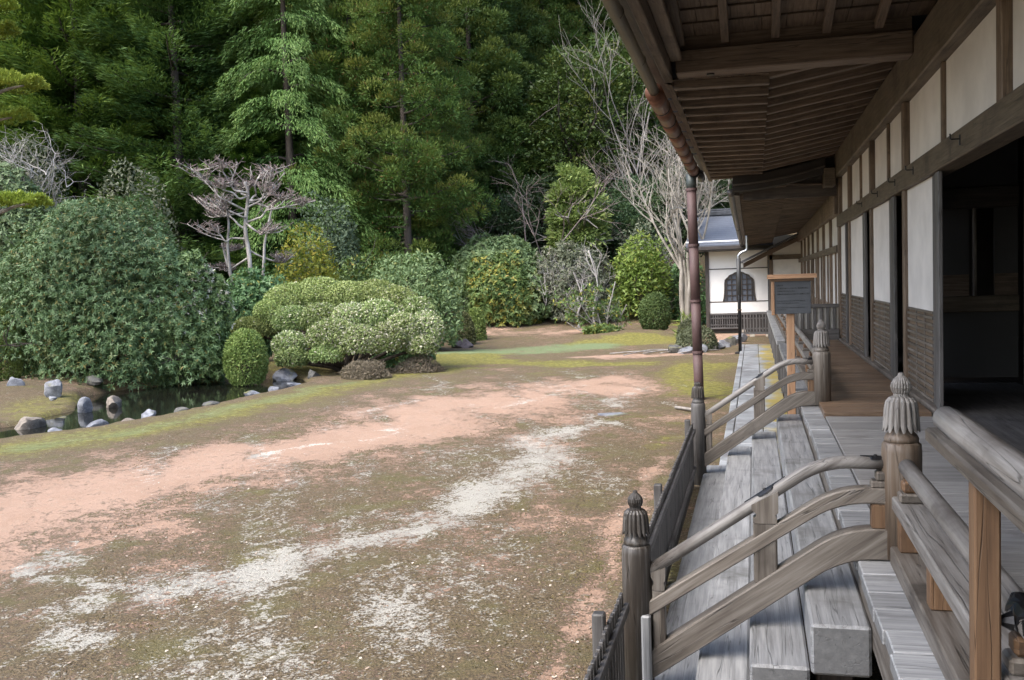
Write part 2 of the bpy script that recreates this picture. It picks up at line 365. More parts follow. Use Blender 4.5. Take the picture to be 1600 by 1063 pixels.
spk = sm('ADD', sm('MULTIPLY', sm('SUBTRACT', n2, .5), 1.1), sm('ADD', sm('MULTIPLY', sm('SUBTRACT', n3, .5), 1.2), sm('MULTIPLY', sm('SUBTRACT', n1, .5), .9)))
dirt = b.mix(n2, (.265, .158, .102), (.40, .268, .188)); dirt = b.mix(b.step(n4, .50, .72), dirt, (.56, .40, .30)); dirt = b.mix(b.math('MULTIPLY', b.step(n3, .55, .66), .75), dirt, (.19, .12, .08)); dirt = b.mix(b.math('MULTIPLY', b.step(n5, .57, .70), .6), dirt, (.25, .19, .12)); dirt = b.mix(b.step(n1, .35, .65), dirt, b.mix(.5, dirt, (.44, .30, .22)))
mossb = b.mix(b.step(n3, .35, .65), (.060, .042, .020), (.24, .175, .092)); mossb = b.mix(b.step(n1, .48, .70), mossb, b.mix(b.step(n4, .4, .65), (.095, .080, .022), (.235, .20, .092)))
mossg = b.mix(b.step(n2, .35, .65), (.105, .098, .012), (.265, .235, .030)); mossg = b.mix(b.step(n4, .45, .7), mossg, (.29, .28, .10))
gras = b.mix(n3, (.125, .175, .07), (.25, .30, .14))
gf = b.step(sm('ADD', sp.outputs[1], sm('MULTIPLY', spk, .45)), .22, .72)
c = b.mix(gf, mossb, mossg)
c = b.mix(b.step(sm('ADD', al, sm('MULTIPLY', spk, .4)), .3, .8), c, gras)
mf = b.step(sm('ADD', sp.outputs[0], sm('ADD', sm('MULTIPLY', spk, 1.35), sm('MULTIPLY', sm('SUBTRACT', n5, .5), 1.3))), .30, .66)
c = b.mix(mf, dirt, c)
pk = b.step(sm('ADD', sm('MULTIPLY', sm('SUBTRACT', n5, .5), 1.6), sm('MULTIPLY', sm('SUBTRACT', n2, .5), .8)), .16, .34)
c = b.mix(sm('MULTIPLY', pk, .5), c, (.50, .47, .39))
n6 = b.noise(b.scale(v, (1, .7, 1)), 5.5, 5, .7, 1.2)
lf = b.step(sm('ADD', sp.outputs[2], sm('ADD', sm('MULTIPLY', sm('SUBTRACT', n5, .5), 1.7), sm('ADD', sm('MULTIPLY', sm('SUBTRACT', n3, .5), 1.5), sm('MULTIPLY', sm('SUBTRACT', n6, .5), 1.9)))), .50, .84)
lf = sm('MULTIPLY', lf, b.step(n4, .25, .55))
c = b.mix(lf, c, b.mix(n4, (.44, .415, .34), (.72, .70, .64)))
b.link(c, b.p.inputs['Base Color']); b.p.inputs['Roughness'].default_value = .9
b.bump(sm('ADD', sm('MULTIPLY', n3, sm('ADD', .35, sm('MULTIPLY', mf, 1.4))), sm('ADD', sm('MULTIPLY', n4, .35), sm('MULTIPLY', n2, .5))), .9, .035)
ground = add('ground', mesh_quads('ground', np.stack([xf, yf, hz], -1), Q, b.m, True, {'mask': Mk}), kind='structure')

b = NB('pond_water'); b.p.inputs['Base Color'].default_value = (.012, .012, .009, 1); b.p.inputs['Roughness'].default_value = .06; b.p.inputs['IOR'].default_value = 1.33
v = b.obj(False); b.bump(b.noise(v, 5, 3, .5), .06, .02)
mb = MB(); mb.add([(-21, 8, -1.035), (-11, 8, -1.035), (-11, 26, -1.035), (-21, 26, -1.035)], [(0, 1, 2, 3)])
add('pond_water', mb.mesh('pond_water', b.m), kind='structure')

# loose cover of the ground near the veranda: moss sprigs and pale lichen crusts
def scatter(n, y0, y1, x0, x1, seed):
    r = np.random.default_rng(seed); y = y0 + (y1 - y0) * r.random(n) ** 1.7; x = x0 + (x1 - x0) * r.random(n); k = x > -.64 * y - 1.2
    return x[k], y[k], r
x, y, r = scatter(120000, 4.3, 17, -11, -.72, 5); Mm = masks(x, y)
k = (Mm[:, 0] + .8 * (fbm(x, y, 9, 41, 2) - .5) > .45) & (Mm[:, 2] + .9 * (fbm(x, y, 6, 61, 3) - .5) < .42); x, y, Mm = x[k], y[k], Mm[k]
n = len(x); z = height(x, y) + .006; a = r.random(n) * 2 * PI; lean = r.random(n) * .9; L = (.004 + .009 * r.random(n)); Wd = .005 + .006 * r.random(n)
D = np.stack([np.cos(a) * np.sin(lean), np.sin(a) * np.sin(lean), np.cos(lean)], -1); Sd = np.stack([-np.sin(a), np.cos(a), 0 * a], -1); P = np.stack([x, y, z], -1)
V = np.stack([P - Sd * Wd[:, None] * .5, P + Sd * Wd[:, None] * .5, P + Sd * Wd[:, None] * .4 + D * L[:, None], P - Sd * Wd[:, None] * .4 + D * L[:, None]], 1).reshape(-1, 3)
spr = foliage('moss_sprig', (.06, .046, .02), (.165, .13, .06), (.14, .135, .03), .1, .9, (.40, .36, .27))
add('moss_sprigs', mesh_quads('moss_sprigs', V, np.arange(4 * n).reshape(-1, 4), spr, False, {'rnd': np.repeat(r.random(n), 4), 'tint': np.repeat(Mm[:, 1], 4)}), kind='stuff')
x, y, r = scatter(12000, 4.3, 15, -11, -.75, 6); Mm = masks(x, y)
k = (Mm[:, 2] > 1.5) | (r.random(len(x)) > .5); x, y = x[k], y[k]
n = len(x); z = height(x, y) + .012 + .006 * r.random(n); a = r.random(n) * 2 * PI; L = .004 + .011 * r.random(n) ** 2
k6 = np.arange(6) * PI / 3; rr = L[:, None] * (.6 + .6 * r.random((n, 6))); ti = (r.random((n, 2)) - .5) * .7
V = np.stack([x[:, None] + rr * np.cos(a[:, None] + k6), y[:, None] + rr * np.sin(a[:, None] + k6), 0 * rr], -1); V[:, :, 2] = z[:, None] + (V[:, :, 0] - x[:, None]) * ti[:, :1] + (V[:, :, 1] - y[:, None]) * ti[:, 1:]
add('fallen_leaves', mesh_quads('fallen_leaves', V.reshape(-1, 3), np.arange(6 * n).reshape(-1, 6), foliage('fallen_leaf', (.16, .10, .06), (.46, .42, .35), None, .05, .9), False, {'rnd': np.repeat(r.random(n), 6), 'tint': np.zeros(6 * n)}), kind='stuff')

# stone path beside the veranda
pave = NB('paving_stone'); v = pave.obj(); wv = pave.new('NewGeometry').outputs['Position']; b = pave
n = b.noise(v, 4, 6, .6); n2 = b.noise(wv, 1.4, 4, .6); sp = b.new('SeparateXYZ'); b.link(wv, sp.inputs[0])
c = b.mix(b.step(n, .3, .7), (.22, .235, .25), (.36, .38, .40)); c = b.mix(b.math('MULTIPLY', b.step(n2, .50, .62), .7), c, (.15, .145, .15))
ym = b.step(b.math('ADD', sp.outputs[0], b.math('MULTIPLY', b.math('SUBTRACT', n2, .5), 1.1)), .10, .34); ym = b.math('MULTIPLY', ym, b.step(n, .34, .5))
c = b.mix(b.math('MULTIPLY', ym, .85), c, (.34, .26, .035)); vr = b.math('ADD', .8, b.math('MULTIPLY', b.rnd(), .4)); hs = b.new('HueSaturation'); b.link(c, hs.inputs['Color']); b.link(vr, hs.inputs['Value'])
b.link(hs.outputs[0], b.p.inputs['Base Color']); b.link(b.math('ADD', .18, b.math('MULTIPLY', n2, .35)), b.p.inputs['Roughness']); b.bump(n, .25, .01)
joint = plain('path_bed', (.14, .12, .075), .9, col2=(.20, .19, .06))
path = add('stone_path', BOX.setdefault('pathbed', (lambda mb: (mb.box((.03, 22.9, -.98), (1.0, 22.2, .13)), mb.mesh('stone_path', joint))[1])(MB())), kind='structure')
yy = 11.95
r = random.Random(3)
while yy < 33.9:
    L = min(.62, 34 - yy); bx('kerb_stone', path, -.47, -.345, yy, yy + L - .012, -1.0, -.875 + r.uniform(-.004, .004), pave.m, .012); yy += .63
for x0, x1, st in ((-.335, .095, .95), (.107, .52, .8)):
    yy = 11.95
    while yy < 33.9:
        L = min(st * r.uniform(.85, 1.2), 34 - yy); bx('paving_stone', path, x0, x1, yy, yy + L - .012, -1.0, -.885 + r.uniform(-.005, .005), pave.m, .01); yy += L
# ------------------------------------------------------------------ the main hall
hall = thing('temple_hall', 'long timber temple hall with white panels and a deep raftered eave', 'building', (1.9, 12, 0))
sub = lambda n, p, *a, **k: bx(n, p, *a, **k)
XW = 1.87
# veranda floor: weathered boards by the stair, warm newer boards beyond
r = random.Random(5); y = -3.2
while y < 10.45:
    wd = min(r.choice((.40, .46, .52)), 10.47 - y); bx('floor_board', hall, .70, 1.76, y, y + wd - .005, -.06, r.uniform(-.002, .002), wood('deck'), .004); y += wd
y = -3.2
while y < 11.75:
    wd = r.uniform(.22, .30); bx('edge_board', hall, .50 + r.uniform(-.012, .012), .694, y, y + wd - .005, -.085, -.016 + r.uniform(-.003, .003), wood('tread'), .006); y += wd
bx('platform_lip', hall, .69, 1.74, 10.49, 10.52, -.055, .034, wood('warm'), .004)
y = 10.525
while y < 21.9:
    wd = r.uniform(.19, .25); bx('floor_board', hall, .69, 1.74, y, y + wd - .004, -.06, .04 + r.uniform(-.0015, .0015), wood('warm'), .003); y += wd
bx('edge_beam', hall, .518, .68, -3.2, 11.8, -.30, -.09, wood('rail', 'y'))
bx('edge_beam', hall, .50, .67, 11.83, 21.9, -.12, -.02, wood('tread', 'y'))
bx('underfloor_shade_sheet', hall, .80, .84, -3.2, 41, -1.0, -.09, black_m)  # added near-black sheet standing for the shade beneath the veranda
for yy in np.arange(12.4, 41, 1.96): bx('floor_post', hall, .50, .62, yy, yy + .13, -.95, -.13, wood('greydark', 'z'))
bx('threshold', hall, 1.77, 1.99, -3.2, 22.05, -.03, .065, wood('rail', 'y'))
bx('inner_floor', hall, 1.995, 3.2, -3.2, 13.3, -.06, .03, wood('greydark', 'y'))
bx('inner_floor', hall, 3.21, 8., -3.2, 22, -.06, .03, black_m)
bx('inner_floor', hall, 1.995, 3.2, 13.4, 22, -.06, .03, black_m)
# wall frame
POSTS = [-.9, 1.9, 7.97, 12.79, 16.27, 19.9, 22.06]
for yy in POSTS:
    full = yy > 9
    bx('wall_post', hall, 1.80, 1.99, yy - .08, yy + .08, .066 if full else 2.735, 3.55, wood('post', 'z'), .01)
for yy in (10.46, 14.5, 18.1, 5.0): bx('wall_strut', hall, 1.84, 1.96, yy - .045, yy + .045, 2.735, 3.548, wood('post', 'z'), .008)
bx('tie_rail', hall, 1.77, 2.0, -3.2, 22.2, 2.48, 2.73, wood('beam', 'y'), .012)
bx('wall_plate', hall, 1.74, 2.03, -3.2, 22.3, 3.552, 4.06, wood('beam', 'y'), .015)
allp = sorted(POSTS + [10.46, 14.5, 18.1, 5.0])
for a, c_ in zip(allp[:-1], allp[1:]):
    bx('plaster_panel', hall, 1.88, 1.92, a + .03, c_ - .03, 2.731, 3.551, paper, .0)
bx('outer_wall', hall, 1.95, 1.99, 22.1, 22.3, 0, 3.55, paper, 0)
for yy in (11.75, 9.2, 13.2, 15.0, 17.1):     # iron hooks on the tie rail
    mb = MB(); mb.tube([(1.775, yy, 2.63), (1.70, yy, 2.63), (1.69, yy, 2.635), (1.688, yy, 2.68)], .007, 6); mb.box((1.766, yy, 2.62), (.012, .03, .09), .003)
    part('iron_hook', hall, mb, iron)
# sliding panels: white paper above, ribbed wood below, then a stack of stiles
koshi = wood('rail', 'y'); back = plain('panel_board', (.12, .085, .055), .7, 0, .3, 5)
for p0, p1, s0, s1 in ((12.71, 11.0, 11.0, 10.42), (16.19, 14.35, 14.35, 13.6), (19.82, 17.75, 17.75, 17.0), (21.98, 20.9, 20.9, 20.45)):
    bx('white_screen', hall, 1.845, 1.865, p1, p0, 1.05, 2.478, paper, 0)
    lp = bx('lattice_panel', hall, 1.855, 1.875, p1 + .002, p0 - .002, .066, 1.02, back, 0)
    bx('rail', lp, 1.835, 1.87, p1, p0, 1.022, 1.048, koshi, .003)
    k = 13
    for i in range(k):
        z = .075 + i * .074; bx('slat', lp, 1.832, 1.853, p1 + .004, p0 - .004, z, z + .03, koshi, .003)
    for q in (.33, .66):
        yy = p1 + (p0 - p1) * q; bx('muntin', lp, 1.8405, 1.8545, yy - .012, yy + .012, .07, 1.02, wood('rail', 'z'), .002)
    for i in range(3):
        yy = s1 + i * (s0 - s1) / 3; bx('door_stile', hall, 1.80 + i * .02, 1.842 + i * .02, yy + .006, yy + (s0 - s1) / 3 - .006, .066, 2.478, wood('greydark', 'z'), .006)
# dark interior seen through the open bays
bx('inner_wall', hall, 2.0, 3.18, 13.12, 13.16, 2.50, 3.3, plain('shade_dark_plaster', (.055, .055, .055), .85, var=.08), 0)  # white inner plaster coloured near black to carry the room's shade
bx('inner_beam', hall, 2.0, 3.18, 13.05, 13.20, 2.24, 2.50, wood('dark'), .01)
bx('inner_panel', hall, 2.91, 3.18, 13.12, 13.16, 1.42, 2.24, MATS['shade_dark_plaster'], 0)
bx('inner_panel', hall, 2.0, 2.62, 13.12, 13.16, 1.42, 2.24, MATS['shade_dark_plaster'], 0)
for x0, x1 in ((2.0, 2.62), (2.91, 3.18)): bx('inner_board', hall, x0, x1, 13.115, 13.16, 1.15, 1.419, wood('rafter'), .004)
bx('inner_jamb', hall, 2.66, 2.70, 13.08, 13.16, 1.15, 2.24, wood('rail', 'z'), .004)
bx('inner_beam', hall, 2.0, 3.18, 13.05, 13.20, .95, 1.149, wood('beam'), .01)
bx('inner_panel', hall, 2.0, 3.18, 13.12, 13.16, .12, .949, MATS['shade_dark_plaster'], 0)
for i in range(16): bx('inner_door', hall, 3.2, 3.25, -3.0 + i, -2.02 + i, .03, 3.3, wood('dark', 'z'), .006)
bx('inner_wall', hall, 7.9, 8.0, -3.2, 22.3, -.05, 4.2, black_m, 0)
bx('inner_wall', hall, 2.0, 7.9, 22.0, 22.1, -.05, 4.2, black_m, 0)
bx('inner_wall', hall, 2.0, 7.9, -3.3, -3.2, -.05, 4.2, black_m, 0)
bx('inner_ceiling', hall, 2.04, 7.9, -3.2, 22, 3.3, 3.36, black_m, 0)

# eave beyond the cross beam: two flights of rafters with boards over them
def slope_bar(name, parent, x0, z0, x1, z1, y, wd, h, mat, mb=None):
    L = math.hypot(x1 - x0, z1 - z0); key = ('bar', round(L, 3), wd, h, mat.name)
    if key not in BOX:
        V, F = box_geo(L, wd, h, .008); me = bpy.data.meshes.new(name); me.from_pydata(V.tolist(), [], F); me.materials.append(mat); BOX[key] = me
    return add(name, BOX[key], parent, ((x0 + x1) / 2, y, (z0 + z1) / 2), (0, -math.atan2(z1 - z0, x1 - x0), 0))
sag = lambda y: -.012 * max(0, y - 14) ** 1.35 * .32
y = 11.95
while y < 23.1:
    s_ = sag(y)
    slope_bar('upper_rafter', hall, .10, 3.86 + s_, 1.80, 4.14 + s_ * .5, y, .125, .12, wood('rafter'))
    slope_bar('eave_rafter', hall, -.90, 3.82 + s_, .22, 3.80 + s_ * .8, y, .125, .10, wood('rafter'))
    y += .66
for i in range(6):
    x0 = .12 + i * .285; z = 3.915 + i * .047
    mb = MB(); P = [(yy, sag(yy) * (.9 - .06 * i)) for yy in np.linspace(11.8, 23.3, 8)]
    V = []; 
    for yy, s_ in P: V += [(x0, yy, z + s_), (x0 + .28, yy, z + .047 + s_), (x0 + .28, yy, z + .07 + s_), (x0, yy, z + .023 + s_)]
    mb.add(V, [(j * 4 + a, j * 4 + (a + 1) % 4, j * 4 + 4 + (a + 1) % 4, j * 4 + 4 + a) for j in range(7) for a in range(4)]); part('soffit_board', hall, mb, wood('rafter', 'y'))
for i in range(4):
    x0 = -.92 + i * .285
    mb = MB(); V = []
    for yy in np.linspace(11.8, 23.3, 8):
        s_ = sag(yy); V += [(x0, yy, 3.864 + s_), (x0 + .28, yy, 3.856 + s_), (x0 + .28, yy, 3.88 + s_), (x0, yy, 3.888 + s_)]
    mb.add(V, [(j * 4 + a, j * 4 + (a + 1) % 4, j * 4 + 4 + (a + 1) % 4, j * 4 + 4 + a) for j in range(7) for a in range(4)]); part('soffit_board', hall, mb, wood('rafter', 'y'))
mb = MB(); V = []
for yy in np.linspace(11.8, 23.3, 10):
    s_ = sag(yy); V += [(-1.0, yy, 3.83 + s_), (-.915, yy, 3.80 + s_), (-.90, yy, 3.90 + s_), (-.98, yy, 3.93 + s_)]
mb.add(V, [(j * 4 + a, j * 4 + (a + 1) % 4, j * 4 + 4 + (a + 1) % 4, j * 4 + 4 + a) for j in range(9) for a in range(4)]); part('eave_board', hall, mb, wood('rafter', 'y'))
bx('flight_beam', hall, .06, .16, 11.8, 17, 3.862, 3.92, wood('beam', 'y'))
# cross beam and the lower ceiling this side of it
bx('cross_beam', hall, -.84, 1.74, 11.45, 11.78, 3.86, 4.13, wood('rafter'), .015)
mb = MB(); mb.tube([(-.45, 11.6, 3.87), (-.45, 11.6, 3.842)], [.05, .045], 12); part('beam_plug', hall, mb, iron)
tilt = .16
def cz(y): return 4.30 + tilt * (11.45 - y)
rt = math.atan(tilt)
for i, x0 in enumerate((-.80, -.27, .28, .83, 1.38)):
    wd = .15 if i == 0 else .095
    V, F = box_geo(wd, 13., .10, .008); me = bpy.data.meshes.new('ceiling_rafter'); me.from_pydata(V.tolist(), [], F); me.materials.append(wood('rafter', 'y'))
    add('ceiling_rafter', me, hall, (x0, 5.0, cz(5.0) - .10), (-rt, 0, 0))
y = 11.5; k = 0
while y > -1.6:
    x = -.9; wd = .36
    while x < 1.9:
        ww = min(r.uniform(.24, .40), 1.95 - x)
        V, F = box_geo(ww - .006, wd + .06, .022, .003); me = bpy.data.meshes.new('ceiling_board'); me.from_pydata(V.tolist(), [], F); me.materials.append(wood('rafter', 'y'))
        if y > 8.2 or ww > .3: add('ceiling_board', me, hall, (x + ww / 2, y - wd / 2, cz(y - wd / 2) - .005), (-rt + .07, 0, 0))
        x += ww if y > 8.2 else ww
    y -= wd
V, F = box_geo(3.0, 13.4, .03, 0); mb = MB(); mb.add(V, F); me = mb.mesh('ceiling_backing', MATS['wood_rafter_y'])
add('ceiling_backing', me, hall, (.5, 5.0, cz(5.0) + .10), (-rt, 0, 0))
bx('ceiling_closer', hall, -.80, 1.74, 11.55, 11.6, 4.131, 4.42, wood('rafter'), .004)
bx('eave_fascia', hall, -1.0, -.90, -3.2, 11.8, 3.83, 4.02, wood('rafter', 'y'), .01)
bx('eave_fascia', hall, -.895, -.76, -3.2, 11.44, 4.0, 4.06, wood('rafter', 'y'), .01)
bx('eave_closer', hall, -.94, -.90, -3.2, 11.8, 4.03, 6.6, wood('rafter', 'y'), .01)
bx('roof_edge', hall, -1.16, -1.0, -3.2, 23.2, 3.95, 4.10, wood('dark', 'y'), .02)
shingle = plain('roof_shingle', (.055, .058, .064), .5, 0, .3, 9)
mb = MB(); mb.add([(-1.2, -3.5, 4.15), (-1.2, 23.4, 4.15), (2.6, 23.4, 6.7), (2.6, -3.5, 6.7), (7.9, 23.4, 7.5), (7.9, -3.5, 7.5), (8.6, 23.4, 3.3), (8.6, -3.5, 3.3)], [(0, 1, 2, 3), (3, 2, 4, 5), (5, 4, 6, 7), (0, 3, 5, 7), (1, 6, 4, 2)])
part('roof', hall, mb, shingle)

# lower wing that continues the hall
wing = thing('temple_wing', 'lower timber wing beyond the hall, with narrow white panels', 'building', (1.9, 31, 0))
WY = [22.35, 24.8, 27.25, 29.7, 32.15, 34.6, 37.05, 39.5, 41.2]
for i, yy in enumerate(WY):
    bx('wall_post', wing, 1.80, 1.97, yy - .07, yy + .07, .02, 2.78, wood('post', 'z'), .01)
bx('tie_rail', wing, 1.775, 1.985, 22.43, 41.3, 1.95, 2.10, wood('beam', 'y'), .01)
bx('wall_plate', wing, 1.74, 2.02, 22.43, 41.3, 2.782, 3.18, wood('post', 'y'), .012)
for a, c_ in zip(WY[:-1], WY[1:]):
    for q0, q1 in ((a + .06, (a + c_) / 2 - .03), ((a + c_) / 2 + .03, c_ - .06)):
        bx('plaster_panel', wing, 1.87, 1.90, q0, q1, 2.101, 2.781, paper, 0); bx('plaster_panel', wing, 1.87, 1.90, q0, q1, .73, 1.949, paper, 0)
        bx('dado_board', wing, 1.85, 1.885, q0, q1, .02, .729, wood('warm', 'z'), .004)
    bx('wall_strut', wing, 1.83, 1.93, (a + c_) / 2 - .035, (a + c_) / 2 + .035, .02, 1.948, wood('post', 'z'), .006)
bx('backing_wall', wing, 1.95, 2.0, 22.4, 41.3, 0, 3.2, black_m, 0)
y = 22.4
while y < 41.2:
    bx('floor_board', wing, .66, 1.78, y, y + .296, -.06, .0, wood('deck'), .003); y += .3
bx('edge_plank', wing, .47, .655, 22.35, 36.2, -.09, .015, wood('tread', 'y'), .01)
bx('edge_plank', wing, .47, .655, 36.22, 41.2, -.09, .012, wood('tread', 'y'), .01)
bx('plank_end_post', wing, .49, .64, 22.45, 22.6, -.95, -.091, wood('dark', 'z'))
for yy in np.arange(24.4, 40, 2.): bx('floor_post', wing, .49, .60, yy, yy + .12, -.95, -.091, wood('greydark', 'z'))
ez = lambda y: 3.30 - .58 * min(1, max(0, y - 22.3) / 18.) ** .8
wdrk = wood('rafter')
for j, y in enumerate(np.arange(22.6, 40.8, .36)):
    slope_bar('eave_rafter', wing, -.28, ez(y) + .03, .75, ez(y) + .10, y, .09, .07, wdrk); slope_bar('upper_rafter', wing, .68, round(ez(y) * .65 + 1.25, 2), 1.76, round(ez(y) * .25 + 2.52, 2), y, .09, .08, wdrk)
def strip(name, parent, x0, x1, f0, f1, th, mat, y0=22.3, y1=40.9, n=14):
    mb = MB(); V = []
    for yy in np.linspace(y0, y1, n): V += [(x0, yy, f0(yy)), (x1, yy, f1(yy)), (x1, yy, f1(yy) + th), (x0, yy, f0(yy) + th)]
    mb.add(V, [(j * 4 + a, j * 4 + (a + 1) % 4, j * 4 + 4 + (a + 1) % 4, j * 4 + 4 + a) for j in range(n - 1) for a in range(4)] + [(3, 2, 1, 0), (n * 4 - 4, n * 4 - 3, n * 4 - 2, n * 4 - 1)]); return part(name, parent, mb, mat)
zz = lambda x: (lambda y, x=x: ez(y) + .085 + (x + .3) * .07 if x < .7 else ez(y) * .65 + 1.335 + (x - .7) * (1.27 - .40 * ez(y)) / 1.06 + .0)
for i in range(8):
    x0 = -.30 + i * .26; strip('soffit_board', wing, x0, x0 + .255, zz(x0), zz(x0 + .255) if i != 3 else zz(.699), .02, wood('rafter', 'y'))
strip('eave_board', wing, -.40, -.285, lambda y: ez(y) + .0, lambda y: ez(y) - .01, .16, wood('dark', 'y'))
strip('roof', wing, -.45, 2.6, lambda y: ez(y) + .2, lambda y: 4.6, .12, shingle)
# thick layered end of the wing's roof, hanging under the hall's eave
mb = MB(); V = []; n = 12
for q in np.linspace(0, 1, n):
    x = -.42 + q * 1.95; z = 3.36 + .30 * q ** 1.8; V += [(x, 21.95, z), (x, 22.7, z), (x, 22.7, z + .33), (x, 21.95, z + .33)]
mb.add(V, [(j * 4 + a, j * 4 + 4 + a, j * 4 + 4 + (a + 1) % 4, j * 4 + (a + 1) % 4) for j in range(n - 1) for a in range(4)] + [(0, 1, 2, 3), (n * 4 - 1, n * 4 - 2, n * 4 - 3, n * 4 - 4)])
part('roof_end', wing, mb, plain('bark_shingle', (.020, .016, .013), .8, 0, .3, 9))
mb = MB(); V = []
for q in np.linspace(0, 1, n):
    x = -.42 + q * 1.95; z = 3.34 + .30 * q ** 1.8 + .14; V += [(x, 21.90, z), (x, 21.95, z), (x, 21.95, z + .035), (x, 21.90, z + .035)]
mb.add(V, [(j * 4 + a, j * 4 + 4 + a, j * 4 + 4 + (a + 1) % 4, j * 4 + (a + 1) % 4) for j in range(n - 1) for a in range(4)]); part('roof_end_batten', wing, mb, wood('dark'))
bx('wall_fill', wing, 1.80, 1.86, 22.43, 41.3, 3.181, 3.8, wood('rafter', 'y'), 0)
bx('gable_board', wing, -.2, 1.85, 22.45, 22.5, 3.19, 4.3, wood('dark'), 0)
bx('beam_end', wing, 1.50, 1.735, 21.85, 22.45, 3.36, 3.75, wood('beam', 'x'), .015)
# end of the passage
bx('end_post', wing, .62, .76, 41.0, 41.14, -.1, 2.60, wood('post', 'z'))
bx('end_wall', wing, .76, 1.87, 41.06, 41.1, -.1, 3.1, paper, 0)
bx('end_beam', wing, .55, 1.87, 41.0, 41.15, 2.10, 2.30, wood('beam'))
bx('end_beam', wing, .77, 1.87, 41.0, 41.12, .62, .70, wood('beam'))
for i in range(7): bx('end_paling', wing, .80 + i * .15, .87 + i * .15, 41.0, 41.05, -.05, .62, wood('greydark', 'z'), .005)
mb = MB(); mb.sweep([(-.42, 40.95, 1.90), (.6, 40.95, 2.40), (1.95, 40.95, 3.0)], .12, .19); part('bargeboard', wing, mb, wood('warm'))
mb = MB(); mb.add([(-.55, 39.9, 1.98), (-.55, 41.6, 1.98), (2.1, 41.6, 3.22), (2.1, 39.9, 3.22), (-.55, 39.9, 2.05), (-.55, 41.6, 2.05), (2.1, 41.6, 3.29), (2.1, 39.9, 3.29)], [(0, 1, 2, 3), (7, 6, 5, 4), (0, 4, 5, 1), (2, 6, 7, 3), (0, 3, 7, 4), (1, 5, 6, 2)])
part('lean_to_roof', wing, mb, shingle)
# low barrier across the veranda end
bar = thing('veranda_barrier', 'low dark paling barrier with white boards behind it at the far veranda end', 'barrier', (1.2, 22, 0))
bx('base_beam', bar, .80, 1.78, 21.95, 22.10, .04, .16, wood('greydark'))
bx('base_beam', bar, .80, 1.78, 21.98, 22.12, .165, .27, wood('greydark'))
bx('top_beam', bar, .80, 1.78, 22.0, 22.08, .74, .82, wood('greydark'))
for i in range(7): bx('paling', bar, .84 + i * .135, .905 + i * .135, 22.02, 22.06, .272, .739, wood('greydark', 'z'), .004)
bx('white_board', bar, .82, 1.77, 22.09, 22.105, .272, .739, paper, 0)

# ------------------------------------------------------------------ small hall across the end
sh = thing('small_hall', 'small white hall with a bell-shaped lattice window and a blue grey roof', 'building', (-.6, 43.5, -.95))
WX0, WX1, FY = -1.86, .70, 42.0
for x0 in (WX0, ): bx('corner_post', sh, x0 - .16, x0, FY - .08, FY + .08, -.70, 2.55, wood('dark', 'z'), .01)
bx('corner_post', sh, WX1 - .14, WX1, FY - .08, FY + .08, -.7, 2.55, wood('greydark', 'z'), .01)
def arch(inset=0., k=1.):
    P = [(-.70, .40), (-.665, .55), (-.64, .75), (-.625, 1.0), (-.62, 1.20), (-.60, 1.33), (-.54, 1.40), (-.48, 1.44), (-.42, 1.52), (-.34, 1.56), (-.26, 1.585), (-.2, 1.63), (-.1, 1.665), (0, 1.70)]
    P = [(x * (1 - inset / .66), .40 + (z - .40) * (1 - inset / 1.3)) for x, z in P]; return [(x - .615, z) for x, z in P] + [(-x - .615, z) for x, z in P[-2::-1]]
A = arch()
# plaster around the window opening: strips from the arch outline out to the wall edges
mb = MB(); th = .05
L = [(p, (WX0, p[1])) for p in A[:14]]
V = []; F = []
for i in range(13):
    a0, a1 = A[i], A[i + 1]; c0, c1 = A[26 - i], A[25 - i]
    for p, q, e in ((a0, a1, WX0), (c0, c1, WX1 - .14)):
        n0 = len(V); V += [(p[0], FY, p[1]), (q[0], FY, q[1]), (e, FY, q[1]), (e, FY, p[1])]; F.append((n0, n0 + 1, n0 + 2, n0 + 3))
mb.add(V, F); part('plaster_wall', sh, mb, plaster)
bx('plaster_wall', sh, WX0, WX1 - .14, FY, FY + .04, 1.70, 1.778, plaster, 0)
bx('plaster_wall', sh, WX0, WX1 - .14, FY, FY + .04, 1.822, 2.55, plaster, 0)
bx('plaster_wall', sh, WX0, WX1 - .14, FY, FY + .04, -.085, .378, plaster, 0)
bx('wall_rail', sh, WX0, WX1 - .14, FY - .02, FY + .05, 1.78, 1.82, wood('dark'), .004)
bx('wall_rail', sh, WX0, WX1 - .14, FY - .02, FY + .05, .38, .42, wood('dark'), .004)
bx('wall_sill', sh, WX0, WX1 - .14, FY - .05, FY + .06, -.17, -.087, wood('greydark'), .006)
win = MB(); Ai = arch(.06); n = len(A)
V = [(x, FY - .05, z) for x, z in A] + [(x, FY - .05, z) for x, z in Ai] + [(x, FY + .03, z) for x, z in A] + [(x, FY + .03, z) for x, z in Ai]
F = []
for i in range(n - 1): F += [(i, i + 1, n + i + 1, n + i), (2 * n + i, 3 * n + i, 3 * n + i + 1, 2 * n + i + 1), (n + i, n + i + 1, 3 * n + i + 1, 3 * n + i), (i, 2 * n + i, 2 * n + i + 1, i + 1)]
win.add(V, F); wf = part('window', sh, win, wood('dark', 'z'))
mb = MB(); mb.add([(x, FY + .025, z) for x, z in Ai], [tuple(range(n))[::-1]]); b = NB('window_dark_paper'); b.p.inputs['Base Color'].default_value = (.085, .10, .13, 1); b.p.inputs['Roughness'].default_value = .35
part('pane', wf, mb, b.m, loc=wloc(wf))
for i in range(-2, 4):
    x = -.615 + (i - .5) * .21; hz_ = np.interp(abs(x + .615), [0, .2, .34, .48, .6], [1.66, 1.57, 1.5, 1.38, 1.2]); bx('muntin', wf, x - .02, x + .02, FY - .03, FY + .015, .45, hz_, wood('dark', 'z'), .003)
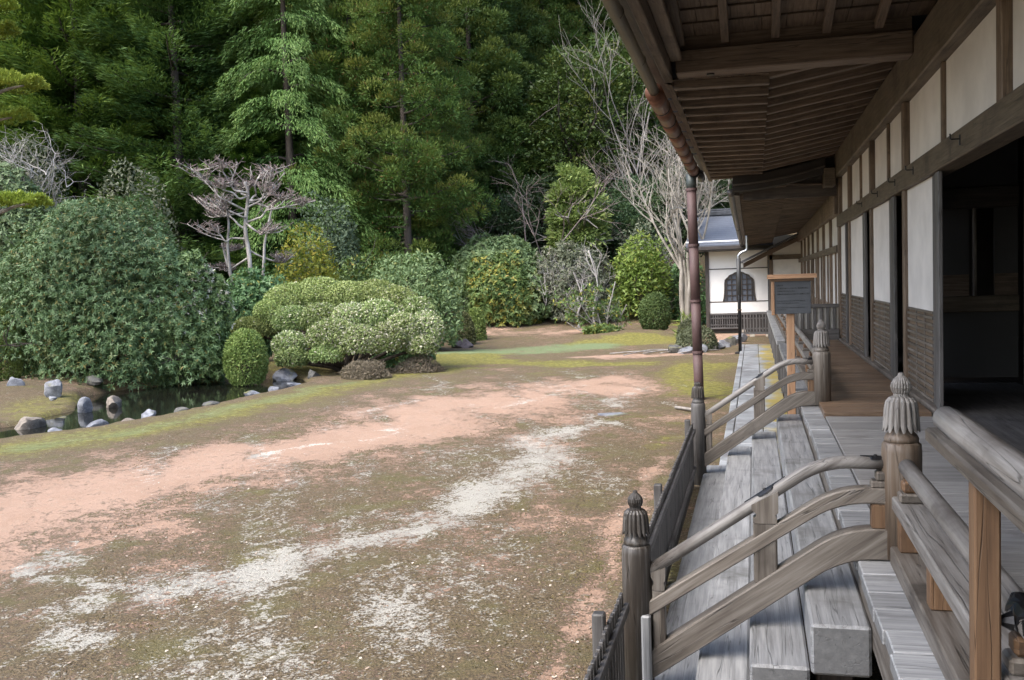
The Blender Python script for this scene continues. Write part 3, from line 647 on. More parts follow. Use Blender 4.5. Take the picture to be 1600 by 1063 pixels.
for z in (.66, .9, 1.12, 1.34): 
    ww = np.interp(z, [.4, .75, 1.2, 1.34], [.66, .6, .57, .5]); bx('muntin', wf, -.615 - ww, -.615 + ww, FY - .025, FY + .018, z - .018, z + .018, wood('dark'), .003)
bx('backing_wall', sh, WX0 - .1, WX1 + .1, FY + .07, FY + .12, -.9, 2.55, black_m, 0)
bx('side_wall', sh, WX0 - .13, WX0 - .05, FY + .1, 46.5, -.1, 2.5, plaster, 0)
for z in (-.33, -.62): bx('skirt_rail', sh, WX0, -.52, FY - .04, FY + .02, z, z + .055, wood('greydark'), .004)
bx('skirt_rail', sh, WX0, -.52, FY - .045, FY + .03, -.76, -.69, wood('greydark'), .004)
for i in range(14): bx('skirt_paling', sh, WX0 + .02 + i * .096, WX0 + .065 + i * .096, FY - .03, FY + .01, -.689, -.172, wood('greydark', 'z'), .003)
fs = stone('foundation_stone', (.30, .27, .22), (.46, .42, .35), 0, .8)
for x0 in (-2.06, -.62): bx('foundation_stone', sh, x0, x0 + .24, FY - .12, FY + .14, -1.1, -.77, fs, .02)
# roof
roofm = NB('blue_grey_shingle'); b = roofm; v = b.obj(False); sp = b.new('SeparateXYZ'); b.link(v, sp.inputs[0])
wvn = b.math('FRACT', b.math('MULTIPLY', sp.outputs[2], 11.)); nn = b.noise(b.scale(v, (14, 1, 22)), 1, 3); n2 = b.noise(v, .9, 4)
c = b.mix(nn, (.068, .077, .095), (.13, .145, .172)); c = b.mix(b.math('MULTIPLY', b.step(n2, .45, .7), .5), c, (.07, .075, .085)); c = b.mix(b.step(wvn, .2, .0), c, (.04, .045, .06))
b.link(c, b.p.inputs['Base Color']); b.p.inputs['Roughness'].default_value = .55; b.bump(wvn, .4, .02)
EX0, EX1, EY, EZ, RY, RZ = -2.75, .78, 40.95, 2.80, 44.2, 4.25
mb = MB(); sec = [(EY, EZ), (EY + 1.0, EZ + .36), (EY + 2.1, EZ + .83), (RY, RZ), (2 * RY - EY, EZ)]
V = []
for x in (EX0, EX1): V += [(x, a, z) for a, z in sec] + [(x, a, z - .14) for a, z in sec]
F = []
for i in range(4): F += [(i, i + 1, 11 + i, 10 + i), (5 + i, 15 + i, 16 + i, 6 + i), (i, 5 + i, 6 + i, i + 1), (10 + i, 11 + i, 16 + i, 15 + i)]
F += [(0, 10, 15, 5), (4, 9, 19, 14)]; mb.add(V, [f[::-1] for f in F]); part('roof', sh, mb, roofm.m)
bx('ridge', sh, EX0, EX1, RY - .18, RY + .18, RZ - .05, RZ + .16, shingle, .03)
bx('ridge', sh, EX0 - .05, EX1, RY - .12, RY + .12, RZ + .161, RZ + .25, shingle, .03)
bx('snow_guard', sh, EX0, EX1, EY + .30, EY + .36, EZ + .125, EZ + .19, plain('white_pipe', (.75, .76, .78), .4), .02)
bx('eave_board', sh, EX0, EX1, EY - .04, EY + .02, EZ - .20, EZ - .05, wood('dark'), .01)
bx('eave_soffit', sh, EX0, EX1, EY + .03, FY + .1, EZ - .24, EZ - .2, wood('greydark'), .01)
bx('gable_wall', sh, WX0 - .13, WX0 - .06, FY, 46.4, 2.4, 3.0, plaster, 0)

# paling screen closing the gap under the passage
ps = thing('paling_screen', 'tall grey paling screen on stone blocks beside the lattice skirting of the small hall', 'fence', (0, 39.4, -.95))
bx('rail', ps, -.57, .62, 39.38, 39.46, -.05, .03, wood('greydark')); bx('rail', ps, -.57, .62, 39.39, 39.45, -.24, -.19, wood('greydark'))
bx('rail', ps, -.57, .62, 39.39, 39.45, -.66, -.60, wood('greydark')); bx('rail', ps, -.57, .62, 39.37, 39.47, -.86, -.77, wood('greydark'))
for i in range(10): bx('paling', ps, -.555 + i * .119, -.50 + i * .119, 39.36, 39.40, -.769, -.051, wood('greydark', 'z'), .003)
for x0 in (-.2, .42): bx('stone_block', ps, x0, x0 + .2, 39.3, 39.5, -1.05, -.861, fs, .015)
# ------------------------------------------------------------------ stair and railings
stair = thing('wooden_stair', 'broad grey stair of heavy split timbers going down from the veranda to the garden', 'stair', (0, 8.5, -.9))
r = random.Random(9)
for (x0, x1, zt, y0, y1, th) in ((.235, .514, -.19, 4.74, 11.98, .25), (-.055, .229, -.405, 4.74, 12.0, .24), (-.335, -.061, -.60, 4.9, 12.05, .24), (-.62, -.341, -.81, 4.9, 11.9, .14)):
    bx('tread', stair, x0, x1, y0, y1, zt - th, zt, wood('tread', 'y'), .014)
    for yy in (5.3, 8.4, 11.4): bx('bearer', stair, x0 + .05, x1 - .04, yy - .08, yy + .08, -1.0, zt - th - .002, wood('dark', 'z'), .01)

def lathe(mb, c, prof, k=16, lobes=0, scal=None, amp=0.):
    """profile of (radius, z); lobes = ribs round the body, scal = depth of the pointed petal tips on the first ring"""
    n = 6 * lobes if lobes else k
    a = np.arange(n) * 2 * PI / n; V = []
    rib = np.abs(np.cos(a * lobes / 2)) ** .7 if lobes else np.ones(n)
    for i, (rr, z) in enumerate(prof):
        q = rr * (1 - amp * (1 - rib)) if lobes else rr * rib
        zz_ = np.full(n, z)
        if scal and i in scal: zz_ = z + scal[i] * (1 - rib ** 1.3)
        V.append(np.stack([c[0] + q * np.cos(a), c[1] + q * np.sin(a), c[2] + zz_], -1))
    m_ = len(prof); F = [(i * n + j, i * n + (j + 1) % n, (i + 1) * n + (j + 1) % n, (i + 1) * n + j) for i in range(m_ - 1) for j in range(n)]
    F += [tuple(range(n - 1, -1, -1)), tuple((m_ - 1) * n + j for j in range(n))]
    mb.add(np.concatenate(V), F)
def newel(parent, x, y, z0, zs, rad, mat, capm, worn=False, bud=True):
    """turned post: shaft, neck ring, petal skirt and ribbed bud"""
    mb = MB(); lathe(mb, (x, y, 0), [(rad, z0), (rad * 1.0, zs - .05), (rad * .97, zs - .012), (rad * .86, zs)], 28)
    sh_ = part('newel_post', parent, mb, mat, True, loc=(x, y, (z0 + zs) / 2))
    mb = MB(); lathe(mb, (x, y, zs), [(rad * .84, .0), (rad * .86, .018), (rad * .78, .036), (rad * .60, .055), (rad * .6, .08)], 24); part('neck_ring', sh_, mb, mat, True, loc=(x, y, zs))
    q = rad / .1
    mb = MB(); lathe(mb, (x, y, zs), [(rad * .70, .07), (rad * .94, .052), (rad * .91, .10 * q), (rad * .85, .175 * q), (rad * .78, .212 * q), (rad * .60, .232 * q), (rad * .42, .238 * q)], lobes=16, scal={1: .045 * q, 0: .03 * q}, amp=.13)
    part('petal_skirt', sh_, mb, capm, False, loc=(x, y, zs + .1))
    mb = MB()
    if bud: lathe(mb, (x, y, zs), [(rad * .40, .232 * q), (rad * .38, .252 * q), (rad * .46, .262 * q), (rad * .53, .285 * q), (rad * .50, .306 * q), (rad * .36, .328 * q), (rad * .18, .343 * q), (rad * .13, .358 * q), (rad * .04, .362 * q)], lobes=20, amp=.10)
    else: lathe(mb, (x, y, zs), [(rad * .40, .232 * q), (rad * .36, .25 * q), (rad * .50, .262 * q), (rad * .42, .285 * q), (rad * .25, .29 * q)], lobes=8, amp=.25)
    part('bud', sh_, mb, capm, False, loc=(x, y, zs + .3))
    return sh_
def curve(P, n=26):
    """rounds the corners of a polyline by Catmull-Rom sampling"""
    P = np.array(P, float); P = np.vstack([2 * P[0] - P[1], P, 2 * P[-1] - P[-2]]); o = []
    for i in range(1, len(P) - 2):
        for t in np.linspace(0, 1, n // (len(P) - 3) + 1)[:-1]:
            a, b_, c_, d_ = P[i - 1:i + 3]; o.append(.5 * ((2 * b_) + (c_ - a) * t + (2 * a - 5 * b_ + 4 * c_ - d_) * t * t + (3 * b_ - a - 3 * c_ + d_) * t ** 3))
    return np.array(o + [P[-2]])
def bend(x0, z0, x1, z1, x2, z2, rr=.16):
    """slope from (x0,z0) up to the corner (x1,z1), then level to (x2,z2), corner rounded"""
    a = np.array([x0, z0]); c_ = np.array([x1, z1]); e = np.array([x2, z2]); u = (a - c_) / np.linalg.norm(a - c_); w_ = (e - c_) / np.linalg.norm(e - c_)
    P = [a, a + (c_ - a) * .5]
    p0, p1 = c_ + u * rr, c_ + w_ * rr
    for t in np.linspace(0, 1, 9): P.append((1 - t) ** 2 * p0 + 2 * t * (1 - t) * c_ + t * t * p1)
    P.append(e); return np.array(P)
def p3(P, y): return [(x, y, z) for x, z in P]
def stair_rail(label, y, foot_mat, head_mat, bud):
    t = thing('stair_railing', label, 'railing', (0, y, -.9), 'railings down the two sides of the stair')
    newel(t, .73, y, .0 if y < 8 else .0, .61, .100, head_mat, wood('railtop', 'z')); fp = newel(t, -.665, y, -1.0, .02, .084, foot_mat, wood('newel', 'z'), True, bud)
    mb = MB(); mb.sweep(p3(bend(-.60, -.655, .44, .075, .665, .072, .17), y), .115, .165); part('stringer', t, mb, wood('rail', 's'))
    mb = MB(); mb.sweep(p3(bend(-.60, -.335, .42, .335, .66, .325, .17), y), .095, .085); part('middle_rail', t, mb, wood('rail', 's'))
    c_ = bend(-.60, -.135, .33, .50, .64, .495, .15)
    mb = MB(); mb.tube(p3(c_, y), .0345, 14); part('top_rail', t, mb, wood('railtop', 's'), True)
    # balusters: a board below the middle rail, a flared bearing block above it
    for x0, zb, zm, zt, wd in ((.035, -.165, .045, .235, .125), (-.545, -.60, -.31, -.16, .07)):
        bx('baluster', t, x0 - wd / 2, x0 + wd / 2, y - .04, y + .04, zb, zt - .07, wood('rail', 'z'), .008)
        mb = MB(); P = [(-.5, 0), (-.5, .022), (-.36, .034), (-.36, .05), (-.56, .075), (-.56, .10), (.56, .175 if wd > .1 else .13), (.56, .06), (.42, .045), (.5, .03), (.5, 0)]
        V = [(x0 + a * wd, y + s * .042, zt - .07 + h) for s in (-1, 1) for a, h in P]; n = len(P)
        mb.add(V, [tuple(range(n)), tuple(range(2 * n - 1, n - 1, -1))] + [(i, i + n, (i + 1) % n + n, (i + 1) % n) for i in range(n)]); part('bearing_block', t, mb, wood('rail', 'z'))
    for zb, zt, wd in ((.15, .285, .085), (.37, .405, .085), (.405, .455, .06)): bx('head_block', t, .66 - wd, .655, y - .045, y + .045, zb, zt, wood('orange' if zb < .2 else 'rail', 'z'), .01)
    # black metal straps with pointed tails on the round rail
    for px, ln in ((.055, .13), (.60, .075)):
        i = np.argmin(np.abs(c_[:, 0] - px)); d_ = np.array([c_[min(i + 1, len(c_) - 1)] - c_[max(i - 1, 0)]])[0]; d_ = d_ / np.linalg.norm(d_); z = np.interp(px, c_[:, 0], c_[:, 1]); nn_ = np.array([-d_[1], d_[0]])
        mb = MB(); cc = np.array([px, z]) + nn_ * .033; V = []
        for s_, wv in np.array([(-1, .004), (-.75, .014), (-.45, .016), (-.28, .034), (0, .04), (.28, .034), (.45, .016), (.75, .014), (1, .004)]):
            q = cc + d_ * s_ * ln
            for e_, h_ in ((-1, -.010), (-.6, .0), (0, .006), (.6, .0), (1, -.010)): qq = q + nn_ * h_; V.append((qq[0], y + e_ * wv, qq[1]))
        mb.add(V, [(a * 5 + j, a * 5 + j + 1, a * 5 + 6 + j, a * 5 + 5 + j) for a in range(8) for j in range(4)])
        lathe(mb, (cc[0], y, cc[1] + .0), [(.012, -.005), (.012, .006), (.006, .012)], 8); part('metal_strap', t, mb, iron)
    return t
t = stair_rail('near stair railing whose dark foot post has a blackened petal cap and pale patch', 5.3, wood('newel', 'z'), wood('headpost', 'z'), True)
bx('repair_patch', t, -.64, -.587, 5.208, 5.26, -1.0, -.36, wood('tread', 'z'), .012)
stair_rail('far stair railing whose greyer foot post stands in front of the maroon downpipe', 11.43, wood('greydark', 'z'), wood('rail', 'z'), False)

# veranda railings along the floor edge
def deck_rail(label, y0, y1, posts, blocks):
    t = thing('veranda_railing', label, 'railing', (.74, (y0 + y1) / 2, 0), 'railings along the edge of the veranda')
    mb = MB(); yy = np.linspace(y0, y1, 12); mb.tube(np.stack([.74 + 0 * yy, yy, .495 + 0 * yy], -1), .042, 14); part('top_rail', t, mb, wood('railtop', 'y'), True)
    bx('middle_rail', t, .665, .815, y0, y1, .275, .345, wood('railtop', 'y'), .008)
    bx('bottom_beam', t, .655, .80, y0, y1, -.012, .085, wood('rail', 'y'), .008)
    for p in posts: bx('short_post', t, .685, .785, p - .045, p + .045, .086, .274, wood('orange', 'z'), .006)
    for p in blocks:
        bx('rail_block', t, .68, .80, p - .05, p + .05, .346, .395, wood('rail', 'y'), .014); bx('rail_block', t, .695, .785, p - .04, p + .04, .396, .455, wood('orange', 'y'), .012)
    return t
t = deck_rail('near veranda railing running from the large petal-capped post towards the camera', 2.2, 5.19, (4.25, 2.9, 5.1), (5.06, 2.95))
mb = MB(); V = []
yy = np.linspace(2.78, 3.06, 8); wv = np.array([.2, .8, .5, 1, 1, .5, .8, .2]); a = np.linspace(-.15 * PI, 1.15 * PI, 9)
for q, k in zip(yy, wv): V += [(.74 + .046 * math.cos(PI / 2 + (x - PI / 2) * k), q, .495 + .046 * math.sin(PI / 2 + (x - PI / 2) * k)) for x in a]
mb.add(V, [(i * 9 + j, i * 9 + 9 + j, i * 9 + 10 + j, i * 9 + j + 1) for i in range(7) for j in range(8)]); mb.tube([(.69, 2.92, .50), (.655, 2.92, .50)], [.03, .012], 8); part('metal_strap', t, mb, iron)
deck_rail('far veranda railing running on from the far stair behind the notice board', 11.56, 21.9, np.arange(12.6, 21.8, 1.5), np.arange(11.9, 21.8, 1.5))
deck_rail('farthest veranda railing along the lower wing', 22.6, 38.6, np.arange(23, 38.5, 1.9), np.arange(23.2, 38.5, 1.9))
# newer handrail beside it
t = thing('handrail', 'newer handrail with a square orange brown post and a rounded top at the right edge', 'handrail', (.6, 2.6, 0))
bx('post', t, .585, .655, 2.88, 2.955, -.9, .905, wood('orange', 'z'), .006)
bx('post', t, .575, .665, .6, .69, -.9, .905, wood('orange', 'z'), .006)
bx('rail_beam', t, .565, .69, .2, 3.55, .905, .955, wood('rail', 'y'), .008)
mb = MB(); yy = np.linspace(.2, 3.56, 12); mb.tube(np.stack([.635 + 0 * yy, yy, .983 + 0 * yy], -1), .044, 14); part('top_rail', t, mb, wood('railtop', 'y'), True)

# low picket fence along the foot of the stair
def pickets(label, y0, y1, posts):
    t = thing('picket_fence', label, 'fence', (-.72, (y0 + y1) / 2, -.95), 'low picket fences at the foot of the stair')
    rr = random.Random(4)
    y = y0
    while y < y1:
        bx('picket', t, -.735, -.715, y, y + .05, -.93, -.19 + rr.uniform(-.008, .008), wood('greydark', 'z'), .004); y += .083
    for z in (-.30, -.74): bx('rail', t, -.713, -.685, y0, y1, z, z + .05, wood('greydark', 'y'), .004)
    for p in posts: bx('post', t, -.80, -.737, p, p + .065, -1.0, -.13, wood('greydark', 'z'), .008)
pickets('low dark picket fence between the two foot posts of the stair', 5.55, 11.2, (7.55, 11.05)); pickets('short end of dark picket fence this side of the near foot post', 3.2, 5.1, (4.55,))

# ------------------------------------------------------------------ rain goods
t = thing('rain_gutter', 'thick rusty copper gutter under the eave, fed by a thinner olive pipe', 'gutter', (-1.12, 14, 3.7))
mb = MB(); mb.tube([(-1.10, 2, 3.87), (-1.10, 7, 3.80), (-1.10, 11.75, 3.69)], .062, 12); part('thin_pipe', t, mb, plain('olive_pipe', (.10, .085, .055), .5, .1, .3, 5), True)
mb = MB()
for q in (8.3, 10.0): mb.tube([(-1.10, q, 3.778 - (q - 8.3) * .023), (-1.10, q + .06, 3.777 - (q - 8.3) * .023)], .07, 12)
part('pipe_joint', t, mb, MATS['olive_pipe'], True)
yy = np.linspace(11.5, 19.35, 9)
for i in range(8):
    mb = MB(); mb.tube([(-1.10 - .002 * i, yy[i], 3.68 - .012 * i), (-1.102 - .002 * i, yy[i + 1] - .01, 3.668 - .012 * i)], .108, 18); g = part('gutter_length', t, mb, copper, True)
    mb = MB(); mb.tube([(-1.10 - .002 * i, yy[i + 1] - .05, 3.668 - .012 * i), (-1.10 - .002 * i, yy[i + 1] - .015, 3.668 - .012 * i)], .114, 18); part('band', g, mb, iron, True)
    if i > 0: mb = MB(); mb.box((-1.10, (yy[i] + yy[i + 1]) / 2, 3.79), (.02, .03, .16)); mb.box((-1.02, (yy[i] + yy[i + 1]) / 2, 3.85), (.2, .03, .02)); part('hanger', g, mb, iron)
mb = MB(); mb.tube([(-1.10, 19.30, 3.57), (-1.12, 19.56, 3.57)], [.12, .12], 18); mb.tube([(-1.0, 19.5, 3.55), (-1.0, 20.2, 3.5)], .07, 14); part('end_cap', t, mb, iron, True)
t = thing('downpipe', 'tall maroon downpipe with ring joints standing at the corner of the far stair foot', 'downpipe', (-1.06, 19.4, G))
def lean(z): return -1.10 - .07 * (z - G) / 4.4
zs = [3.52, 3.22, 2.12, 1.02, .0, -.95]
for i, (a, c_) in enumerate(zip(zs[:-1], zs[1:])):
    mb = MB(); mb.tube([(lean(a), 19.4, a), (lean(c_), 19.4, c_)], .095 if i else .10, 20); g = part('pipe_length', t, mb, pipe_m if i else plain('pipe_patina', (.05, .062, .06), .5, .2), True)
    if i < 4: mb = MB(); mb.tube([(lean(c_ + .03), 19.4, c_ + .03), (lean(c_ - .02), 19.4, c_ - .02)], .114, 20); part('ring_joint', g, mb, pipe_m, False)
t = thing('downpipe', 'thin black downpipe with a pale gooseneck in front of the bell-shaped window', 'downpipe', (-.45, 31, G))
mb = MB(); mb.tube([(-.46, 31, G), (-.46, 31, 2.02)], .052, 12); part('pipe_length', t, mb, iron, True)
mb = MB(); mb.tube([(-.46, 31, .9), (-.46, 31, 2.04)], .066, 12); part('pipe_length', t, mb, zinc, True) if False else part('pipe_sleeve', t, mb, plain('black_sleeve', (.04, .042, .045), .5), True)
mb = MB(); P = curve([(-.46, 31, 2.0), (-.46, 31, 2.12), (-.36, 31, 2.22), (-.22, 31, 2.28), (-.20, 31, 2.42), (-.20, 31, 2.75)], 30); mb.tube(P, .042, 10); part('gooseneck', t, mb, zinc, True)
for z in (.42, -.45): 
    mb = MB(); mb.box((-.46, 31, z), (.14, .14, .03)); part('bracket', t, mb, MATS['wood_orange_z'] if z > 0 else iron)
bx('base_plate', t, -.62, -.30, 30.85, 31.15, G - .02, G + .05, iron, .02)
t = thing('rain_gutter', 'ribbed grey half-round gutter along the eave of the lower wing', 'gutter', (-.45, 30, 3))
mb = MB(); P = [(-.47, y, ez(y) + .06) for y in np.linspace(22.2, 31.6, 34)]; mb.tube(P, [.075 if i % 2 else .088 for i in range(34)], 12); part('gutter_length', t, mb, zinc if False else plain('dull_lead', (.12, .115, .11), .45, .4, .2), True)
mb = MB(); P = [(-.47, y, ez(y) + .06) for y in np.linspace(31.65, 40.9, 20)]; mb.tube(P, [.075 if i % 2 else .084 for i in range(20)], 12); part('gutter_length', t, mb, MATS['dull_lead'], True)

# ------------------------------------------------------------------ notice board
t = thing('notice_board', 'slate grey notice board with small writing under a little wooden roof', 'sign', (.45, 12.9, G))
bx('post', t, .40, .50, 12.93, 13.02, G, 1.40, wood('fresh', 'z'), .006)
bd = bx('board', t, .255, .705, 12.885, 12.915, .985, 1.425, slate, .004)
bx('side_batten', t, .215, .253, 12.87, 12.95, .97, 1.44, wood('fresh', 'z'), .004)
mb = MB(); P = [(-.085, 0), (-.085, .028), (0, .055), (.085, .028), (.085, 0)]; V = [(x, 12.91 + a, 1.442 + h) for x in (.165, .775) for a, h in P]
mb.add(V, [(4, 3, 2, 1, 0), (5, 6, 7, 8, 9)] + [(i, (i + 1) % 5, (i + 1) % 5 + 5, i + 5) for i in range(5)]); part('little_roof', t, mb, wood('fresh'))
bx('eave_batten', t, .20, .745, 12.86, 12.89, 1.405, 1.441, wood('orange'), .004)
def text(body, x, z, size):
    c_ = bpy.data.curves.new('lettering', 'FONT'); c_.body = body; c_.size = size; c_.extrude = .0008; c_.materials.append(ink); c_.resolution_u = 2
    o = bpy.data.objects.new('lettering', c_); me = bpy.data.meshes.new_from_object(o); bpy.data.objects.remove(o)
    add('lettering', me, bd, (x, 12.8825, z), (PI / 2, 0, 0))
text('\u5ead\u5712\u306e\u4e2d', .275, 1.345, .022)
for i, s_ in enumerate(('\u3053\u306e\u5ead\u306f\u77f3\u5ead\u3068\u3057\u3066\u4f5c\u3089\u308c\u3001\u9f8d\u306e\u59ff\u3092\u8868\u3057', '\u3066\u96f2\u6d77\u306e\u4e2d\u306b\u5411\u304b\u3044\u307e\u3059', '\u5ead\u5712\u306e\u4e2d\u306b\u306f\u7acb\u3061\u5165\u3089\u306a\u3044\u3088\u3046\u304a\u9858\u3044\u3057\u307e\u3059', '\u3000\u3002')): text(s_, .28, 1.308 - i * .037, .0205)
for i, s_ in enumerate(('The garden we have in the inside which cannot be', 'entered. Please see it from the veranda.', '', 'This is a quiet garden made with stones and moss', 'around the pond.')): text(s_, .275, 1.148 - i * .028, .0175)

# ------------------------------------------------------------------ stones
st_grey = stone('stone_grey', (.10, .105, .12), (.22, .23, .25), .06); st_blue = stone('stone_blue', (.12, .125, .14), (.26, .27, .29), .04); st_tan = stone('stone_tan', (.12, .10, .082), (.24, .205, .165), .05); st_dark = stone('stone_dark', (.05, .05, .045), (.13, .125, .11), .16)
def rock(name, label, x, y, sx, sy, sz, mat, seed, z=None, group=None, cut=.55):
    if name == 'pond_stone': sx, sy, sz = sx * .72, sy * .72, sz * .68
    rr = np.random.default_rng(seed); import bmesh
    bm = bmesh.new(); bmesh.ops.create_icosphere(bm, subdivisions=3, radius=1)
    pl = [(np.array(v_) / np.linalg.norm(v_), rr.uniform(.55, .9)) for v_ in rr.normal(size=(15, 3))]
    for v_ in bm.verts:
        p = np.array(v_.co)
        for n_, d_ in pl:
            e = p @ n_
            if e > d_: p = p - n_ * (e - d_) * .96
        p = p * (1 + .05 * math.sin(p[0] * 7 + seed) * math.sin(p[1] * 6) + .03 * math.sin(p[2] * 13 + p[0] * 9)); v_.co = Vector((p[0] * sx, p[1] * sy, p[2] * sz))
    me = bpy.data.meshes.new(name); bm.to_mesh(me); bm.free(); me.materials.append(mat)
    me.polygons.foreach_set('use_smooth', np.ones(len(me.polygons), bool)); me.set_sharp_from_angle(angle=.5)
    z0 = float(height(np.array([x]), np.array([y]))[0]) if z is None else z
    o = add(name, me, None, (x, y, z0 + sz * .22), (0, 0, seed * 1.7)); tag(o, label, 'stone', group); return o
GS = 'stones along the pond'
rock('pond_stone', 'large tan boulder at the water on the mossy left bank', -13.95, 15.9, .62, .45, .36, st_tan, 1, -1.1, GS)
rock('pond_stone', 'pale blue rounded upright stone at the left edge above the bank', -18.1, 20.3, .34, .3, .42, st_blue, 2, -.75, GS)
rock('pond_stone', 'tall pale blue rounded stone standing on the moss beside the left shrubs', -16.4, 19.6, .36, .32, .44, st_blue, 3, -.75, GS)
rock('pond_stone', 'slim upright pale stone leaning over the water at the tip of the mossy bank', -14.35, 18.1, .22, .2, .42, st_grey, 4, -1.0, GS)
rock('pond_stone', 'low split grey stone at the tip of the mossy bank beside the dark water', -14.25, 18.95, .38, .26, .28, st_tan, 5, -1.0, GS)
rock('pond_stone', 'small dark stone in the row along the left bank waterline', -14.3, 17.3, .28, .24, .22, st_dark, 6, -1.15, GS)
rock('pond_stone', 'flat grey slab lying under the branches behind the upright stones', -17.0, 21.8, .75, .3, .22, st_dark, 7, -.75, GS)
rock('pond_stone', 'small white stone on the moss by the tall pale stone', -15.6, 18.6, .16, .14, .1, st_blue, 9, -.8, GS)
rock('pond_stone', 'blue grey pointed stone on the near bank closest to the left edge', -12.72, 15.2, .27, .2, .17, st_blue, 11, -1.05, GS)
rock('pond_stone', 'wide blue grey stone second along the near bank', -12.35, 15.95, .44, .26, .24, st_grey, 12, -1.06, GS)
rock('pond_stone', 'small tan stone beside the wide blue grey stone on the near bank', -11.98, 16.3, .24, .18, .13, st_tan, 13, -1.0, GS)
rock('pond_stone', 'pale angular stone on the near bank about mid pond', -12.0, 17.0, .3, .22, .25, st_blue, 14, -1.0, GS)
rock('pond_stone', 'low dark stone just past the pale angular stone', -11.8, 17.9, .26, .2, .14, st_dark, 15, -1.0, GS)
rock('pond_stone', 'flat mossy stone in the turf edge of the near bank', -11.75, 18.9, .5, .3, .12, st_dark, 16, -.97, GS)
rock('pond_stone', 'dark sharp stone on the near bank below the egg-shaped bush', -11.75, 20.8, .34, .24, .24, st_grey, 17, -1.04, GS)
rock('pond_stone', 'second small blue stone below the egg-shaped bush', -11.85, 22.0, .28, .22, .17, st_blue, 18, -1.02, GS)
rock('pond_stone', 'pale stone at the end of the pond beside the egg-shaped bush', -11.75, 22.9, .34, .25, .17, st_blue, 19, -1.02, GS)
rock('pond_stone', 'big cracked grey boulder under the cloud-pruned azalea by the water', -12.95, 24.75, .62, .45, .42, st_grey, 20, -1.05, GS)
rock('pond_stone', 'smaller dark boulder beside the cracked one under the azalea', -12.0, 24.6, .36, .3, .36, st_dark, 21, -1.0, GS)
rock('garden_stone', 'dark rounded stone in front of the two small clipped mounds', -10.96, 35.4, .5, .36, .30, stone('stone_plum', (.055, .045, .048), (.13, .105, .11)), 22)
rock('garden_stone', 'flat grey stepping stone lying in the pink gravel', -2.55, 17.2, .27, .30, .03, st_grey, 23, -.945)
GE = 'edging stones round the planting by the small hall'
for i, (x, y, s_) in enumerate([(-2.55, 31.6, .24), (-2.15, 31.25, .2), (-1.75, 31.7, .22), (-1.45, 32.4, .2), (-1.25, 33.1, .24), (-1.05, 33.9, .22), (-.85, 34.7, .26), (-.7, 35.5, .25), (-.55, 36.4, .26)]):
    rock('edging_stone', 'small grey mossy edging stone in the curved row by the small hall', x, y, s_ * 1.2, s_ * 1.3, s_, st_grey if i % 3 else st_dark, 30 + i, -.93, GE)
# ------------------------------------------------------------------ foliage builders
def nrm(v): return v / (np.linalg.norm(v, axis=-1, keepdims=True) + 1e-9)
def leaves(name, P, D, L, W, mat, r, tint=None, up=None, fold=.25):
    n = len(P); D = nrm(D); L = np.broadcast_to(L, n)[:, None]; W = np.broadcast_to(W, n)[:, None]
    ref = nrm(r.normal(size=(n, 3)) + (np.array([0, 0, 1.2]) if up is None else up))
    Sd = nrm(np.cross(D, ref)); N = np.cross(Sd, D)
    V = np.stack([P, P + D * L * .45 + Sd * W * .5 + N * W * fold, P + D * L, P + D * L * .45 - Sd * W * .5 + N * W * fold], 1).reshape(-1, 3)
    tint = np.zeros(n) if tint is None else tint
    return mesh_quads(name, V, np.arange(4 * n).reshape(-1, 4), mat, False, {'rnd': np.repeat(r.random(n), 4), 'tint': np.repeat(np.clip(tint, 0, 1), 4)})
def blob_dirs(r, n, low=-.35):
    u = nrm(r.normal(size=(int(n * 2.2), 3))); return u[u[:, 2] > low][:n]
def lumps(r, k=30, amp=.16, wd=.33):
    c = nrm(r.normal(size=(k, 3))); a = r.uniform(-.7, 1, k) * amp; return lambda u: 1 + (np.exp((u @ c.T - 1) / (wd * wd * .5)) * a).sum(1)
